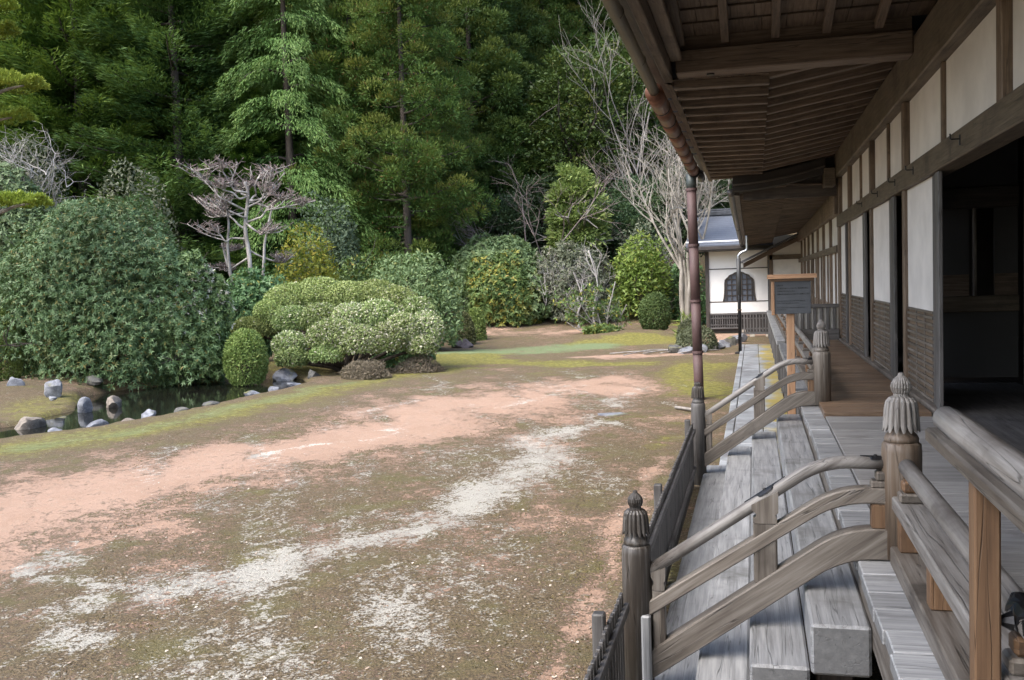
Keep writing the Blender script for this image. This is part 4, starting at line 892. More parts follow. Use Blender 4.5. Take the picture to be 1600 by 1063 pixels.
def shrub_mesh(name, seed, R, n, kind, mat, amp=.16, low=-.35, depth=.35, tips=0., L=.13, W=.042, k=7, wd=.33, white=None, blobs=0):
    """leaf whorls or single leaves over an uneven body of radii R, base at z = 0"""
    r = np.random.default_rng(seed); R = np.array(R, float); Cs, Ns = [], []
    bl = [((0, 0, 0), 1., n)] if not blobs else [((0, 0, 0), .80, int(n * .40))] + [((math.cos(a_) * q_, math.sin(a_) * q_, z_), k_, int(n * .6 / blobs)) for a_, q_, z_, k_ in
        ((6.28 * (i + r.uniform(-.3, .3)) / blobs, r.uniform(.38, .62), r.uniform(-.35, .34), r.uniform(.36, .52)) for i in range(blobs))]
    for c_, k_, nn in bl:
        u = blob_dirs(r, nn, low if not blobs else max(low, -.75)); f = lumps(r, 34, amp, wd)(u); d = 1 - depth * r.random(len(u)) ** 2.2
        Cs.append((u * (f * d)[:, None] * k_ + np.array(c_)) * R); Ns.append(u / R)
    C = np.concatenate(Cs); N = nrm(np.concatenate(Ns)); n = len(C); C[:, 2] -= low * R[2] if low < 0 else 0
    C[:, 2] = np.where(C[:, 2] < .02, .02 + .12 * r.random(n), C[:, 2])
    N = nrm(N + np.array([0, 0, .35]) + .45 * r.normal(size=(n, 3)))
    if kind == 'whorl':
        a = (np.arange(k) * 2 * PI / k)[None] + r.random((n, 1)) * 6; ref = nrm(r.normal(size=(n, 3))); A = nrm(np.cross(N, ref)); B = np.cross(N, A)
        dr = r.uniform(-.7, .5, (n, 1, 1)) + r.normal(size=(n, k, 1)) * .25
        D = np.cos(a)[..., None] * A[:, None] + np.sin(a)[..., None] * B[:, None] + N[:, None] * (dr + .15) - np.array([0, 0, .12])
        P = np.repeat(C, k, 0); D = D.reshape(-1, 3); m_ = len(P); LL = L * r.uniform(.65, 1.15, m_); U = np.repeat(N, k, 0) * 2
        t = np.repeat((r.random(n) < tips) * r.uniform(.4, 1, n), k)
        if white is not None: t = np.maximum(t, np.repeat(white(C, r), k))
        return leaves(name, P, D, LL, W * LL / L, mat, r, t, U)
    D = np.cross(N, nrm(r.normal(size=(n, 3)))) + .45 * N + .25 * r.normal(size=(n, 3)); t = (r.random(n) < tips) * r.uniform(.3, 1, n)
    if white is not None: t = np.maximum(t, white(C, r))
    LL = L * r.uniform(.6, 1.3, n); return leaves(name, C, D, LL, W * LL / L, mat, r, t, N * 1.6)
def branchy(r, base, H, spread, n, rad, lev=2, k=5, mb=None, wig=.10, tips=None, upw=.5):
    """stems from the base, forking: thin limbs for shrubs and bare trees"""
    def go(p, d, L, q, l):
        m_ = 5; P = [p]; dd = d
        for i in range(m_):
            dd = nrm(dd + wig * 2 * r.normal(size=3) + np.array([0, 0, .05 * upw])); P.append(P[-1] + dd * L / m_)
        mb.tube(np.array(P), np.linspace(q, q * .5, m_ + 1), max(3, k - (lev - l)), False)
        if l > 0:
            for _ in range(r.integers(2, 5) if l > 1 else r.integers(3, 6)):
                i = r.integers(2, m_ + 1); nd = nrm(dd + .75 * r.normal(size=3) + np.array([0, 0, .25 * upw])); go(P[i], nd, L * r.uniform(.45, .75), q * .5, l - 1)
        elif tips is not None: tips.append(P[-1])
    for i in range(n):
        a = r.random() * 6.28; s_ = spread * r.uniform(.4, 1); go(np.array(base, float), nrm(np.array([math.cos(a) * s_, math.sin(a) * s_, 1])), H * r.uniform(.55, .8), rad * r.uniform(.6, 1), lev)
    return mb
bk_grey = bark('bark_grey', (.17, .15, .13), (.30, .275, .25)); bk_dark = bark('bark_dark', (.035, .028, .023), (.085, .066, .052)); bk_pale = bark('bark_pale', (.19, .17, .14), (.35, .32, .275)); bk_rose = bark('bark_rose', (.15, .115, .105), (.26, .205, .19)); bk_twig = bark('bark_twig', (.26, .24, .22), (.40, .38, .36))
def shrub(name, label, cat, u0, u1, vt, Y, R, n, kind, mat, stems=5, z=None, group=None, seed=None, crown='foliage', ydepth=.8, **kw):
    """u0..u1 = the photo columns it spans at depth Y, vt = its top row"""
    um = (u0 + u1) / 2; x = at(um, Y); px = pxm(um, Y); hw = (u1 - u0) / 2 * px
    z0 = float(height(np.array([x]), np.array([Y]))[0]) if z is None else z
    top = 1.5 + (450 + .033 * (800 - um) + 5 - vt) * px; H = top - z0
    low = kw.get('low', -.35); rz = H / (1 - min(low, 0))
    if 'clipped' not in label and 'clump' not in name: kw.setdefault('blobs', 8); hw *= 1.06; rz *= 1.13; kw['amp'] = max(kw.get('amp', .16), .2)
    t = thing(name, label, cat, (x, Y, z0), group); sd_ = seed or int(abs(u0) * 7 + vt)
    me = shrub_mesh(crown, sd_, (hw * (R or 1), hw * ydepth, rz), n, kind, mat, **kw); add(crown, me, t, (x, Y, z0))
    if stems:
        rr = np.random.default_rng(sd_ + 1); mb = MB(); branchy(rr, (x, Y, z0 - .05), H * .62, .75 * hw / max(H, .1) * 1.2, stems, .028 + .012 * H, 2 if H > 1 else 1, 6, mb); part('stems', t, mb, bk_dark, True)
    return t, (x, Y, z0), H, hw

rhodo = foliage('leaf_rhododendron', (.038, .078, .028), (.130, .215, .092), (.20, .22, .08), .10, .38, (.26, .22, .06)); rhodo_b = foliage('leaf_rhododendron_blue', (.048, .082, .034), (.150, .205, .10), (.20, .22, .12), .10, .36)
rhodo_y = foliage('leaf_rhododendron_yellow', (.045, .080, .022), (.125, .175, .055), (.30, .27, .055), .18, .42, (.32, .24, .06)); greyleaf = foliage('leaf_greyish', (.060, .072, .042), (.145, .155, .105), (.24, .22, .18), .12, .55)
pieris = foliage('leaf_pieris', (.105, .155, .048), (.28, .34, .135), (.68, .64, .50), .15, .42); trim = foliage('leaf_clipped', (.095, .155, .036), (.25, .33, .10), (.26, .29, .09), .2, .5)
trim_d = foliage('leaf_clipped_dark', (.040, .075, .022), (.105, .155, .052), (.16, .19, .06), .15, .5); yel = foliage('leaf_yellow_green', (.10, .14, .020), (.29, .29, .045), (.42, .33, .05), .3, .45)
spring = foliage('leaf_pale_green', (.072, .118, .046), (.19, .25, .115), (.26, .28, .10), .2, .45); heath = foliage('leaf_heather', (.085, .07, .05), (.19, .16, .115), (.12, .14, .05), .1, .8); fresh_l = foliage('leaf_fresh', (.075, .13, .022), (.22, .29, .07), (.34, .34, .08), .3, .42)

flowl = foliage('leaf_flowering', (.048, .088, .026), (.15, .22, .085), (.62, .60, .50), .1, .4)
# shrubs behind the pond, left to right
shrub('rhododendron', 'huge dark whorled rhododendron hanging over the pond, widest bush on the left', 'shrub', -30, 346, 303, 23.6, 1, 19000, 'whorl', rhodo, L=.125, W=.036, k=7, low=-.3, tips=.07, depth=.42, amp=.34, z=-1.0, ydepth=.55, blobs=10)
def right_white(C, r): return (r.random(len(C)) < .22 * np.clip((C[:, 2] - 1.3) * 1.2, 0, 1) * np.clip(1 - np.abs(C[:, 2] - 2.2) / 1.2, 0, 1)) * 1.
shrub('flowering_shrub', 'dark shrub with pale flower clusters at the right side of the huge rhododendron', 'shrub', 222, 366, 408, 23.8, 1, 6000, 'whorl', flowl, L=.13, W=.046, k=7, low=-.3, depth=.5, white=right_white, z=-1.0, ydepth=.7)
shrub('rhododendron', 'bluish green rhododendron at the left edge between the clipped egg and the grey twigs', 'shrub', -70, 118, 268, 26.2, 1, 6500, 'whorl', rhodo_b, L=.15, W=.052, k=7, low=-.3, depth=.5, tips=.04)
t, c, H, hw = shrub('twiggy_shrub', 'greyish half-bare shrub with purple grey twigs high at the left edge', 'shrub', -20, 135, 216, 27.5, 1, 6000, 'leaf', greyleaf, L=.15, W=.055, low=-.3, depth=.25, amp=.2)
rr = np.random.default_rng(90); mb = MB()
for i in range(26): branchy(rr, (c[0] + rr.uniform(-.8, .8) * hw, c[1] + rr.uniform(-1, .2), c[2] + H * rr.uniform(.55, .8)), H * .22, .8, 2, .02, 2, 4, mb, .15)
part('bare_twigs', t, mb, bk_twig)
shrub('evergreen_shrub', 'rounded grey green evergreen rising behind the huge rhododendron', 'shrub', 128, 285, 272, 27, 1, 9000, 'leaf', greyleaf, L=.15, W=.06, low=-.3, depth=.3, amp=.16, tips=.03)
shrub('evergreen_shrub', 'dark leafy evergreen at the foot of the pruned white-barked tree', 'shrub', 318, 452, 430, 28.5, 1, 4200, 'whorl', rhodo, L=.14, W=.05, low=-.4, depth=.5)
shrub('yellow_shrub', 'bright yellow green shrub behind the cloud-pruned azalea', 'shrub', 428, 540, 352, 32, 1, 5200, 'leaf', yel, L=.17, W=.07, low=-.3, depth=.4, amp=.22, tips=.3)
shrub('evergreen_shrub', 'dark grey green bushy evergreen behind the yellow green shrub', 'shrub', 452, 580, 308, 37, 1, 8000, 'leaf', foliage('leaf_dull_green', (.030, .048, .026), (.075, .10, .058), None, .1, .6), L=.2, W=.08, low=-.2, depth=.4, amp=.2)
shrub('evergreen_shrub', 'soft pale green shrub to the right behind the cloud-pruned azalea', 'shrub', 556, 722, 398, 33.5, 1, 12000, 'leaf', spring, L=.17, W=.06, low=-.35, depth=.35, amp=.14, tips=.05)
shrub('evergreen_shrub', 'mid green shrub filling the gap left of the soft pale green one', 'shrub', 505, 640, 405, 35.5, 1, 6000, 'leaf', rhodo_y, L=.18, W=.07, low=-.3, depth=.4, amp=.18, tips=.08)
shrub('rhododendron', 'wide pale green rhododendron at the back of the lawn', 'shrub', 700, 872, 372, 45, 1, 8000, 'whorl', spring, L=.24, W=.085, k=6, low=-.25, depth=.45, tips=.05)
shrub('rhododendron', 'yellow tipped rhododendron in front of the wide pale green one', 'shrub', 732, 848, 408, 43.5, 1, 4800, 'whorl', rhodo_y, L=.22, W=.08, k=6, low=-.45, depth=.45, tips=.22, z=-.65)
t, c, H, hw = shrub('rhododendron', 'thin grey twigged rhododendron in the middle of the back row', 'shrub', 838, 968, 388, 44.5, 1, 3600, 'whorl', greyleaf, L=.2, W=.07, k=5, low=-.3, depth=.35, tips=.1)
mb = MB(); rr = np.random.default_rng(91)
for i in range(16): branchy(rr, (c[0] + rr.uniform(-.75, .75) * hw, c[1] - rr.uniform(.4, 1) * hw * .7, c[2] + H * rr.uniform(.15, .5)), H * .4, .7, 2, .022, 2, 4, mb, .14)
part('bare_twigs', t, mb, bk_twig)
shrub('evergreen_shrub', 'upright fresh green shrub left of the pale multi-stemmed tree', 'shrub', 946, 1046, 378, 45.5, 1, 6000, 'leaf', fresh_l, L=.23, W=.09, low=-.3, depth=.45, amp=.24, tips=.1)
shrub('twiggy_shrub', 'grey half-bare shrub behind the upright fresh green one', 'shrub', 955, 1075, 345, 48, 1, 4200, 'leaf', greyleaf, L=.2, W=.06, low=-.2, depth=.4, amp=.25, stems=9)
shrub('evergreen_shrub', 'dark evergreen in the shade between the pale tree and the small hall', 'shrub', 1040, 1110, 400, 47, 1, 4200, 'leaf', rhodo, L=.22, W=.09, low=-.3, depth=.4, amp=.2)
shrub('evergreen_shrub', 'low mid green shrub filling the back row left of the wide pale rhododendron', 'shrub', 640, 740, 425, 48, 1, 4200, 'leaf', rhodo_y, L=.24, W=.09, low=-.3, depth=.4, amp=.2, tips=.06)
# clipped bushes
kw = dict(L=.075, W=.036, depth=.10, amp=.045, tips=.12)
shrub('clipped_bush', 'tall egg-shaped clipped bush cut off by the left edge', 'shrub', -46, 25, 495, 22.4, 1, 9000, 'leaf', trim, low=-.75, ydepth=1, **kw)
shrub('clipped_bush', 'small egg-shaped clipped bush at the end of the pond', 'shrub', 346, 411, 527, 23.4, 1, 9000, 'leaf', trim, low=-.8, ydepth=1, z=-1.0, **kw)
shrub('clipped_bush', 'dark green clipped ball beside the pale multi-stemmed tree', 'shrub', 998, 1046, 470, 40.6, 1, 9000, 'leaf', trim_d, low=-.8, ydepth=1, L=.085, W=.042, depth=.12, amp=.04, tips=.06)
shrub('clipped_bush', 'low brownish clipped mound behind the dark rounded stone', 'shrub', 700, 740, 500, 36.5, 1, 4500, 'leaf', foliage('leaf_brownish', (.055, .058, .022), (.13, .135, .06), None, .15, .6), low=-.1, L=.09, W=.04, depth=.12, amp=.06)
shrub('clipped_bush', 'low green clipped mound at the edge of the pink gravel', 'shrub', 726, 756, 494, 38.0, 1, 3600, 'leaf', trim, low=-.1, L=.1, W=.045, depth=.12, amp=.06)
shrub('heather_bush', 'low brown heathery bush in front of the cloud-pruned azalea', 'shrub', 522, 606, 573, 24.0, 1, 8000, 'leaf', heath, low=0., L=.085, W=.016, depth=.4, amp=.3, stems=0, ydepth=.55, blobs=6)
shrub('heather_bush', 'grey brown heathery bush at the right foot of the cloud-pruned azalea', 'shrub', 606, 690, 567, 25.6, 1, 7000, 'leaf', heath, low=0., L=.085, W=.016, depth=.4, amp=.3, stems=0, ydepth=.55, blobs=6)
shrub('clipped_bush', 'low grey green clipped bush beside the curved stone edging', 'shrub', 1055, 1118, 522, 32.6, 1, 6000, 'leaf', foliage('leaf_grey_green', (.045, .055, .030), (.115, .13, .075), None, .12, .6), low=-.2, L=.075, W=.03, depth=.15, amp=.07, ydepth=.9)
shrub('clipped_bush', 'small clipped bush at the foot of the pale multi-stemmed tree', 'shrub', 1056, 1092, 512, 36.5, 1, 3500, 'leaf', foliage('leaf_grey_green', (0, 0, 0), (0, 0, 0)), low=-.2, L=.08, W=.03, depth=.15, amp=.07)
shrub('lily_clump', 'bright yellow green clump of strap leaves above the small clipped bush', 'plant', 1060, 1084, 505, 37.6, 1, 160, 'leaf', fresh_l, low=.05, L=.5, W=.05, depth=.9, amp=.05, stems=0, tips=.3)
shrub('fern_clump', 'small leafy clump at the foot of the leaning bare shrub', 'plant', 912, 962, 522, 38.6, 1, 500, 'whorl', rhodo_y, low=-.05, L=.2, W=.08, depth=.4, amp=.1, stems=0, tips=.1)
shrub('evergreen_shrub', 'low dark shrub in the deep shade under the cloud-pruned azalea', 'shrub', 575, 670, 540, 27.6, 1, 1500, 'whorl', rhodo, low=-.2, L=.15, W=.06, depth=.4, stems=0)
# leaning thin shrub in front of the back row
t = thing('leaning_shrub', 'sprawling bare-stemmed shrub with a few leaf tufts leaning over the gold moss', 'shrub', (at(940, 39.6), 39.6, -.85)); rr = np.random.default_rng(17); mb = MB(); tips = []
bx_, by_ = at(950, 39.6), 39.6
for (du, dv, r0) in ((-62, 48, .035), (-45, 62, .04), (-20, 80, .045), (15, 86, .035), (-70, 24, .03), (-30, 40, .03), (0, 60, .04), (30, 50, .03)):
    q = .0265; P = curve([(bx_, by_, -.9), (bx_ + du * q * .45 + rr.normal() * .1, by_ + rr.normal() * .3, -.85 + dv * q * .35), (bx_ + du * q, by_ + rr.normal() * .5, -.85 + dv * q)], 12); mb.tube(P, np.linspace(r0, r0 * .4, len(P)), 6); 
    for j in range(4): branchy(rr, P[rr.integers(5, len(P))], .7, .9, 2, .013, 1, 4, mb, .14, tips)
part('stems', t, mb, bk_twig, True)
T = np.array(tips); P = np.repeat(T[rr.random(len(T)) < .6], 7, 0); add('foliage', leaves('foliage', P + .05 * rr.normal(size=P.shape), rr.normal(size=P.shape) + [0, 0, .3], .2, .07, rhodo_y, rr, (rr.random(len(P)) < .12) * .9), t, (0, 0, 0))
for u_, Y_, vt, lb in ((930, 41.5, 395, 'slender pale stem with a fork among the shrubs left of the clipped ball'), (905, 42.5, 430, 'thin crooked dead stem right of the yellow tipped rhododendron')):
    x = at(u_, Y_); t = thing('young_tree', lb, 'tree', (x, Y_, G)); mb = MB(); hh = (530 - vt) * pxm(u_, Y_); rr = np.random.default_rng(u_)
    P = curve([(x, Y_, G), (x - .12, Y_, G + hh * .3), (x + .1, Y_, G + hh * .6), (x - .25, Y_, G + hh)], 16); mb.tube(P, np.linspace(.06, .025, len(P)), 7); branchy(rr, P[11], hh * .5, .7, 4, .03, 2, 5, mb, .1); part('trunk', t, mb, bk_twig, True)

# cloud-pruned azalea: clipped pads on crooked limbs
t = thing('cloud_pruned_azalea', 'spreading cloud-pruned azalea of pale green pads dusted with cream flowers', 'shrub', (at(545, 26), 26, G))
pads = [  # u, v of the centre, half width px, half height px, depth, flowers
    (455, 472, 46, 26, 27.2, .08), (500, 464, 46, 26, 27.2, .12), (545, 470, 46, 26, 27.0, .10), (583, 468, 48, 26, 27.2, .16), (618, 480, 42, 28, 27.0, .25), (648, 496, 34, 28, 26.7, .35), (663, 520, 30, 30, 26.2, .75),
    (424, 494, 34, 24, 26.8, .06), (455, 506, 36, 24, 26.2, .16), (500, 502, 36, 24, 26.0, .2), (546, 500, 34, 22, 25.9, .85), (588, 498, 38, 26, 26.1, .35), (626, 522, 32, 30, 25.7, .5), (516, 530, 46, 27, 25.2, .4),
    (560, 540, 38, 28, 25.0, .55), (448, 544, 31, 22, 25.2, .4), (601, 536, 32, 28, 25.2, .5), (386, 520, 30, 20, 26.9, .03), (410, 516, 28, 22, 26.7, .05), (450, 566, 28, 18, 24.9, .08), (655, 546, 28, 18, 25.7, .6), (505, 560, 30, 16, 24.9, .2)]
mb = MB(); x0, y0 = at(535, 26), 26.2; rr = np.random.default_rng(44)
for i, (u_, v_, a, h_, Y_, fl) in enumerate(pads):
    v_ += 7
    x = at(u_, Y_); q = pxm(u_, Y_); z = 1.5 + (450 + .033 * (800 - u_) + 5 - v_) * q
    def wf_(C, r, fl=fl): return (r.random(len(C)) < fl * .55 * np.clip(.45 + C[:, 2] * 1.2, 0, 1)) * r.uniform(.6, 1, len(C))
    R_ = np.array([a * q * .90, max(a * q * .7, .4), h_ * q * .98])
    me = shrub_mesh('foliage_pad', 300 + i, R_, int(1400 + 3600 * a * q), 'leaf', pieris if i not in (0, 1, 2, 3, 4, 7, 17, 18) else foliage('leaf_azalea', (.13, .18, .05), (.33, .39, .15), (.58, .56, .40), .2, .5), amp=.07, low=-.6, depth=.10, L=.075, W=.036, white=wf_, wd=.2)
    add('foliage_pad', me, t, (x, Y_, z - .66 * R_[2]))
    P = curve([(x0 + rr.uniform(-.3, .3), y0 + rr.uniform(-.2, .2), G - .05), (x0 + (x - x0) * .35 + rr.normal() * .1, y0 + (Y_ - y0) * .4, G + (z - G) * .35), (x0 + (x - x0) * .8, Y_, G + (z - G) * .75), (x, Y_, z - .1)], 14)
    mb.tube(P, np.linspace(.075, .025, len(P)), 7)
for u_ in (455, 490, 510): P = curve([(x0, y0, G + .1), (at(u_, 25.2), 25.4, G + .35), (at(u_ - 25, 24.9), 25.0, G + .5)], 10); mb.tube(P, np.linspace(.07, .04, len(P)), 7)
part('limbs', t, mb, bk_dark, True)['kind'] = 'stuff'

# ------------------------------------------------------------------ trees
def trunk_part(t, x, y, z, H, r0, mat, lean_=(0, 0), top=.02):
    mb = MB(); s_ = np.linspace(0, 1, 9); P = np.stack([x + lean_[0] * s_ ** 1.5, y + lean_[1] * s_, z - .3 + (H + .3) * s_], -1); R = r0 * (1 - s_) ** .8 + top; R[0] *= 1.35; mb.tube(P, R, 9); return mb
def conifer(kind, seed, H, R, mat, n_m=5, start=.12, L=.26, W=.052):
    """branches of a conifer as needle sprays; returns crown mesh and limb mesh builder"""
    r = np.random.default_rng(seed); Ps, Ds, Ts, Us = [], [], [], []; limbs = MB(); z = H * start
    while z < H * .985:
        fr = z / H; base = R * (1 - fr) ** .62 * (1.0 if fr > .3 else .75 + .25 * fr / .3)
        for b_ in range(n_m):
            a = r.random() * 2 * PI; ln = base * r.uniform(.55, 1.12) + .25; zz_ = z + r.uniform(-.3, .3); o = np.array([math.cos(a), math.sin(a), 0.]); sd_ = np.array([-o[1], o[0], 0.])
            if kind == 'fir': cv = lambda s: zz_ - .10 * ln * s + .26 * ln * s ** 2.2
            elif kind == 'cypress': cv = lambda s: zz_ + .38 * ln * s - .62 * ln * s ** 2.4
            else: cv = lambda s: zz_ - .10 * ln * s + .30 * ln * s * s
            if ln > 1.2 and r.random() < (.5 if kind == 'cedar' else .25):
                s_ = np.linspace(0, .95, 6); limbs.tube(np.stack([o[0] * ln * s_, o[1] * ln * s_, cv(s_)], -1), np.linspace(.03 + .012 * ln, .012, 6), 4, False)
            if kind == 'cedar':
                for s in (r.uniform(.35, .6), r.uniform(.65, .85), 1.):
                    if s * ln < .4: continue
                    c_ = o * ln * s + sd_ * r.normal() * .32 * ln * (1 - s * .3) * .6; c_ = np.array([c_[0], c_[1], cv(s) + r.normal() * .15]); q = r.uniform(.32, .62) * (1.1 if s > .9 else .9) * (.6 + .4 * min(1, ln / 1.5)); m_ = int(230 * (q / .5) ** 2) + 50
                    u = nrm(r.normal(size=(m_, 3)) + o * .35 + np.array([0, 0, .25])); Ps.append(c_ + u * q * np.array([1, 1, .8]) * r.uniform(.55, 1, (m_, 1))); Ds.append(u + np.array([0, 0, .35]) + .3 * r.normal(size=(m_, 3))); Ts.append(np.full(m_, r.random() ** 2) * np.clip(u[:, 2] + .45, 0, 1))
                continue
            m_ = int(26 * ln * (10.5 if kind == 'cypress' else 7.8)); s = r.random(m_) ** .7; s = .12 + .88 * s; wd = ln * .34 * (1.05 - s * .75); q = r.uniform(-1, 1, m_); sgn = np.sign(q)
            P = o * (ln * s)[:, None] + sd_ * (wd * q)[:, None]; P[:, 2] = cv(s)
            if kind == 'fir':
                P[:, 2] += .10 * r.normal(size=m_) - .10 * np.abs(q) * wd; D = o + sd_ * (sgn * .7)[:, None] + np.array([0, 0, .32]) + .35 * r.normal(size=(m_, 3)); T = np.clip(s - .55, 0, 1) * 2 * r.random(m_)
            else:
                hang = r.random(m_) ** 1.5 * .55; P[:, 2] -= hang * (.4 + .4 * s); D = o * .7 + sd_ * (sgn * .35)[:, None] + np.array([0, 0, -.75]) + .3 * r.normal(size=(m_, 3)); T = np.clip(s - .4, 0, 1) * r.random(m_) * 1.3
            Ps.append(P); Ds.append(D); Ts.append(T)
        z += .42 if kind != 'cedar' else .50
    P = np.concatenate(Ps); D = np.concatenate(Ds); T = np.concatenate(Ts); LL = L * r.uniform(.6, 1.3, len(P))
    return leaves('crown', P, D, LL, W * LL / L, mat, r, T), limbs
def broadleaf(seed, R, n, mat, L=.22, W=.1, per=34, depth=.5, tips=.1):
    """leaf clumps over an uneven oval crown with gaps"""
    r = np.random.default_rng(seed); R = np.array(R, float); u = blob_dirs(r, n, -.75); n = len(u); f = lumps(r, 30, .24, .3)(u); C = u * (f * (1 - depth * r.random(n) ** 1.6))[:, None] * R
    q = r.uniform(.28, .62, n) * (R.mean() / 2.6) ** .5; v_ = nrm(r.normal(size=(n, per, 3))); v_[:, :, 2] = v_[:, :, 2] * .55 + .15
    P = (C[:, None] + v_ * q[:, None, None] * r.uniform(.4, 1, (n, per, 1))).reshape(-1, 3); D = (v_ + u[:, None] * .5 + .5 * r.normal(size=(n, per, 3))).reshape(-1, 3); D[:, 2] -= .15
    T = np.repeat((r.random(n) < tips) * r.random(n), per) * r.random(n * per); LL = L * r.uniform(.6, 1.25, len(P)); return leaves('crown', P, D, LL, W * LL / L, mat, r, T)
fir_m = foliage('needle_fir', (.022, .055, .009), (.065, .13, .020), (.17, .24, .035), .2, .55); fir_b = foliage('needle_fir_blue', (.022, .055, .015), (.064, .125, .034), (.14, .22, .05), .2, .55)
ced_m = foliage('needle_cedar', (.024, .056, .011), (.072, .130, .026), (.18, .195, .036), .22, .6, (.15, .085, .03)); ced_d = foliage('needle_cedar_dark', (.022, .048, .012), (.060, .105, .026), (.14, .165, .03), .2, .6)
cyp_m = foliage('needle_cypress', (.042, .085, .020), (.11, .18, .048), (.18, .23, .065), .18, .5); ev_m = foliage('leaf_evergreen', (.022, .050, .014), (.085, .140, .032), (.19, .21, .045), .15, .4); ev_d = foliage('leaf_evergreen_dark', (.020, .042, .020), (.065, .10, .042), (.12, .15, .05), .12, .4)
PROT = {}
def tree(name, label, proto, u_, Y_, H, rz=None, group=None, base=None, trunkr=.15, x=None, sc=None):
    kind, mat, R, bm = proto[0], proto[1], proto[2], proto[3]; key = proto[:1] + (mat.name,) + proto[4:]
    x = at(u_, Y_) if x is None else x; z = float(height(np.array([x]), np.array([Y_]))[0]) if base is None else base; rz = (u_ * .37) % 6.28 if rz is None else rz
    H0 = 16.
    if key not in PROT:
        if kind == 'broad':
            R_ = proto[5]; me = broadleaf(proto[4], R_, proto[6], mat, *proto[7:]); limbs = MB(); rr = np.random.default_rng(proto[4]); branchy(rr, (0, 0, -R_[2] * .9), R_[2] * 1.5, .6, 6, .13, 2, 6, limbs, .06); H0 = R_[2] * 2.6
        else: me, limbs = conifer(kind, proto[4], 16., R, mat, *proto[5:])
        lm = limbs.mesh('limbs', bm, True); tb = trunk_part(None, 0, 0, 0, 15.2, trunkr, bm) if kind != 'broad' else trunk_part(None, 0, 0, 0, proto[5][2] * 1.6, .2, bm)
        PROT[key] = (me, lm, tb.mesh('trunk', bm, True), proto[5][2] * 1.75 if kind == 'broad' else 0)
    me, lm, tm, zc = PROT[key]; t = thing(name, label, 'tree', (x, Y_, z), group); s_ = H / (16. if kind != 'broad' else proto[5][2] * 2.75)
    for nme, ms, oz in (('crown', me, zc), ('trunk', tm, 0), ('limbs', lm, zc)): add(nme, ms, t, (x, Y_, z + oz), kind='stuff' if nme == 'limbs' else None)
    t.scale = (s_ * (sc or 1), s_ * (sc or 1), s_); t.rotation_euler = (0, 0, rz); return t
FIR = [('fir', fir_m, 3.6, bk_dark, 11, 8, .05, .175, .034), ('fir', fir_b, 3.3, bk_dark, 12, 8, .04, .175, .034)]; FIR.append(FIR[0])
CED = [('cedar', ced_m, 2.7, bk_dark, 21, 6, .12, .135, .036), ('cedar', ced_d, 2.4, bk_dark, 22, 5, .2, .155, .048), ('cedar', ced_m, 3.0, bk_dark, 23, 6, .05, .135, .036)]
CED[0] = CED[2]
CYP = [('cypress', cyp_m, 2.9, bk_dark, 31, 5, .04, .14, .034)]
EVG = [('broad', ev_m, 0, bk_dark, 41, (3.0, 2.8, 4.2), 800, .24, .11, 34, .5, .25), ('broad', ev_d, 0, bk_dark, 42, (2.6, 2.4, 2.8), 560, .22, .1, 34, .5, .1), ('broad', foliage('leaf_maple_pale', (.09, .135, .034), (.24, .29, .095), (.33, .34, .11), .3, .5), 0, bk_grey, 43, (.95, .95, 1.9), 360, .2, .075, 34, .4, .5)]
gF = 'dark firs on the slope behind the pond'
for i, (u_, Y_, H, lb) in enumerate([(-35, 41, 25, 'very dark fir cut off by the left edge behind the pine boughs'), (55, 45, 27, 'dark feathery fir second from the left edge'), (140, 42, 24, 'dark fir with yellow tips behind the grey half-bare shrub'), (215, 46, 27, 'dark fir above the rounded grey green evergreen'),
        (290, 42.5, 23, 'dark fir directly left of the pruned white-barked tree'), (345, 49, 27, 'dark fir just left of the pale cypress, farther back'), (405, 43, 11.5, 'shorter dark fir behind the pruned white-barked tree'), (95, 51, 27, 'fir of the second row between the two leftmost gaps'), (180, 52, 27, 'second row fir above the grey half-bare shrub'), (-5, 50, 27, 'second row fir near the left edge'), (320, 54, 27, 'second row fir over the pruned white-barked tree'), (425, 54, 27, 'second row fir directly behind the pale cypress'), (250, 56, 28, 'fir of the second row over the pond')]):
    tree('fir_tree', lb, FIR[i % 3], u_, Y_, H, None, gF, None, .15, None, 1.3)
tree('cypress_tree', 'tall pale green cypress with drooping sprays left of the brownish cedars', CYP[0], 462, 43, 25, .6, None, None, .15, None, .95)
tree('cypress_tree', 'pale cypress top showing left of the tall pale cypress', CYP[0], 375, 46, 17.5, 2.2, None, None, .15, None, .85)
gC = 'brown tinged cedars in the middle of the slope'
for i, (u_, Y_, H, lb, k) in enumerate([(562, 46.5, 24, 'tall cedar with its dark straight trunk showing left of centre', 0), (640, 44, 21, 'broad brown tinged cedar at the centre of the slope', 2), (700, 50, 14.5, 'shorter cedar with brown tufts above the wide pale rhododendron', 2), (525, 54, 25, 'cedar between the pale cypress and the tall cedar, farther back', 1), (745, 56, 24, 'narrow dark cedar with bare lower trunk right of centre', 1), (800, 60, 23, 'dark cedar behind the pinkish bare trees', 1), (690, 58, 26, 'tall dark cedar behind the broad brown tinged one', 1), (860, 66, 23, 'thin cedar high behind the broad evergreen', 0), (600, 62, 26, 'far dark cedar at the top centre', 1)]):
    tree('cedar_tree', lb, CED[k], u_, Y_, H, None, gC)
tree('evergreen_tree', 'big glossy evergreen broadleaf tree left of the eave', EVG[0], 905, 57, 12.5, .3); tree('evergreen_tree', 'glossy evergreen broadleaf tree partly behind the copper gutter', EVG[0], 985, 61, 13, 2.1); tree('evergreen_tree', 'bushy evergreen behind the pinkish bare trees', EVG[0], 820, 57, 9, 4.)
tree('maple_tree', 'small light yellow green tree standing out in the middle of the slope', EVG[2], 903, 48, 7.2, 1., base=-.2)
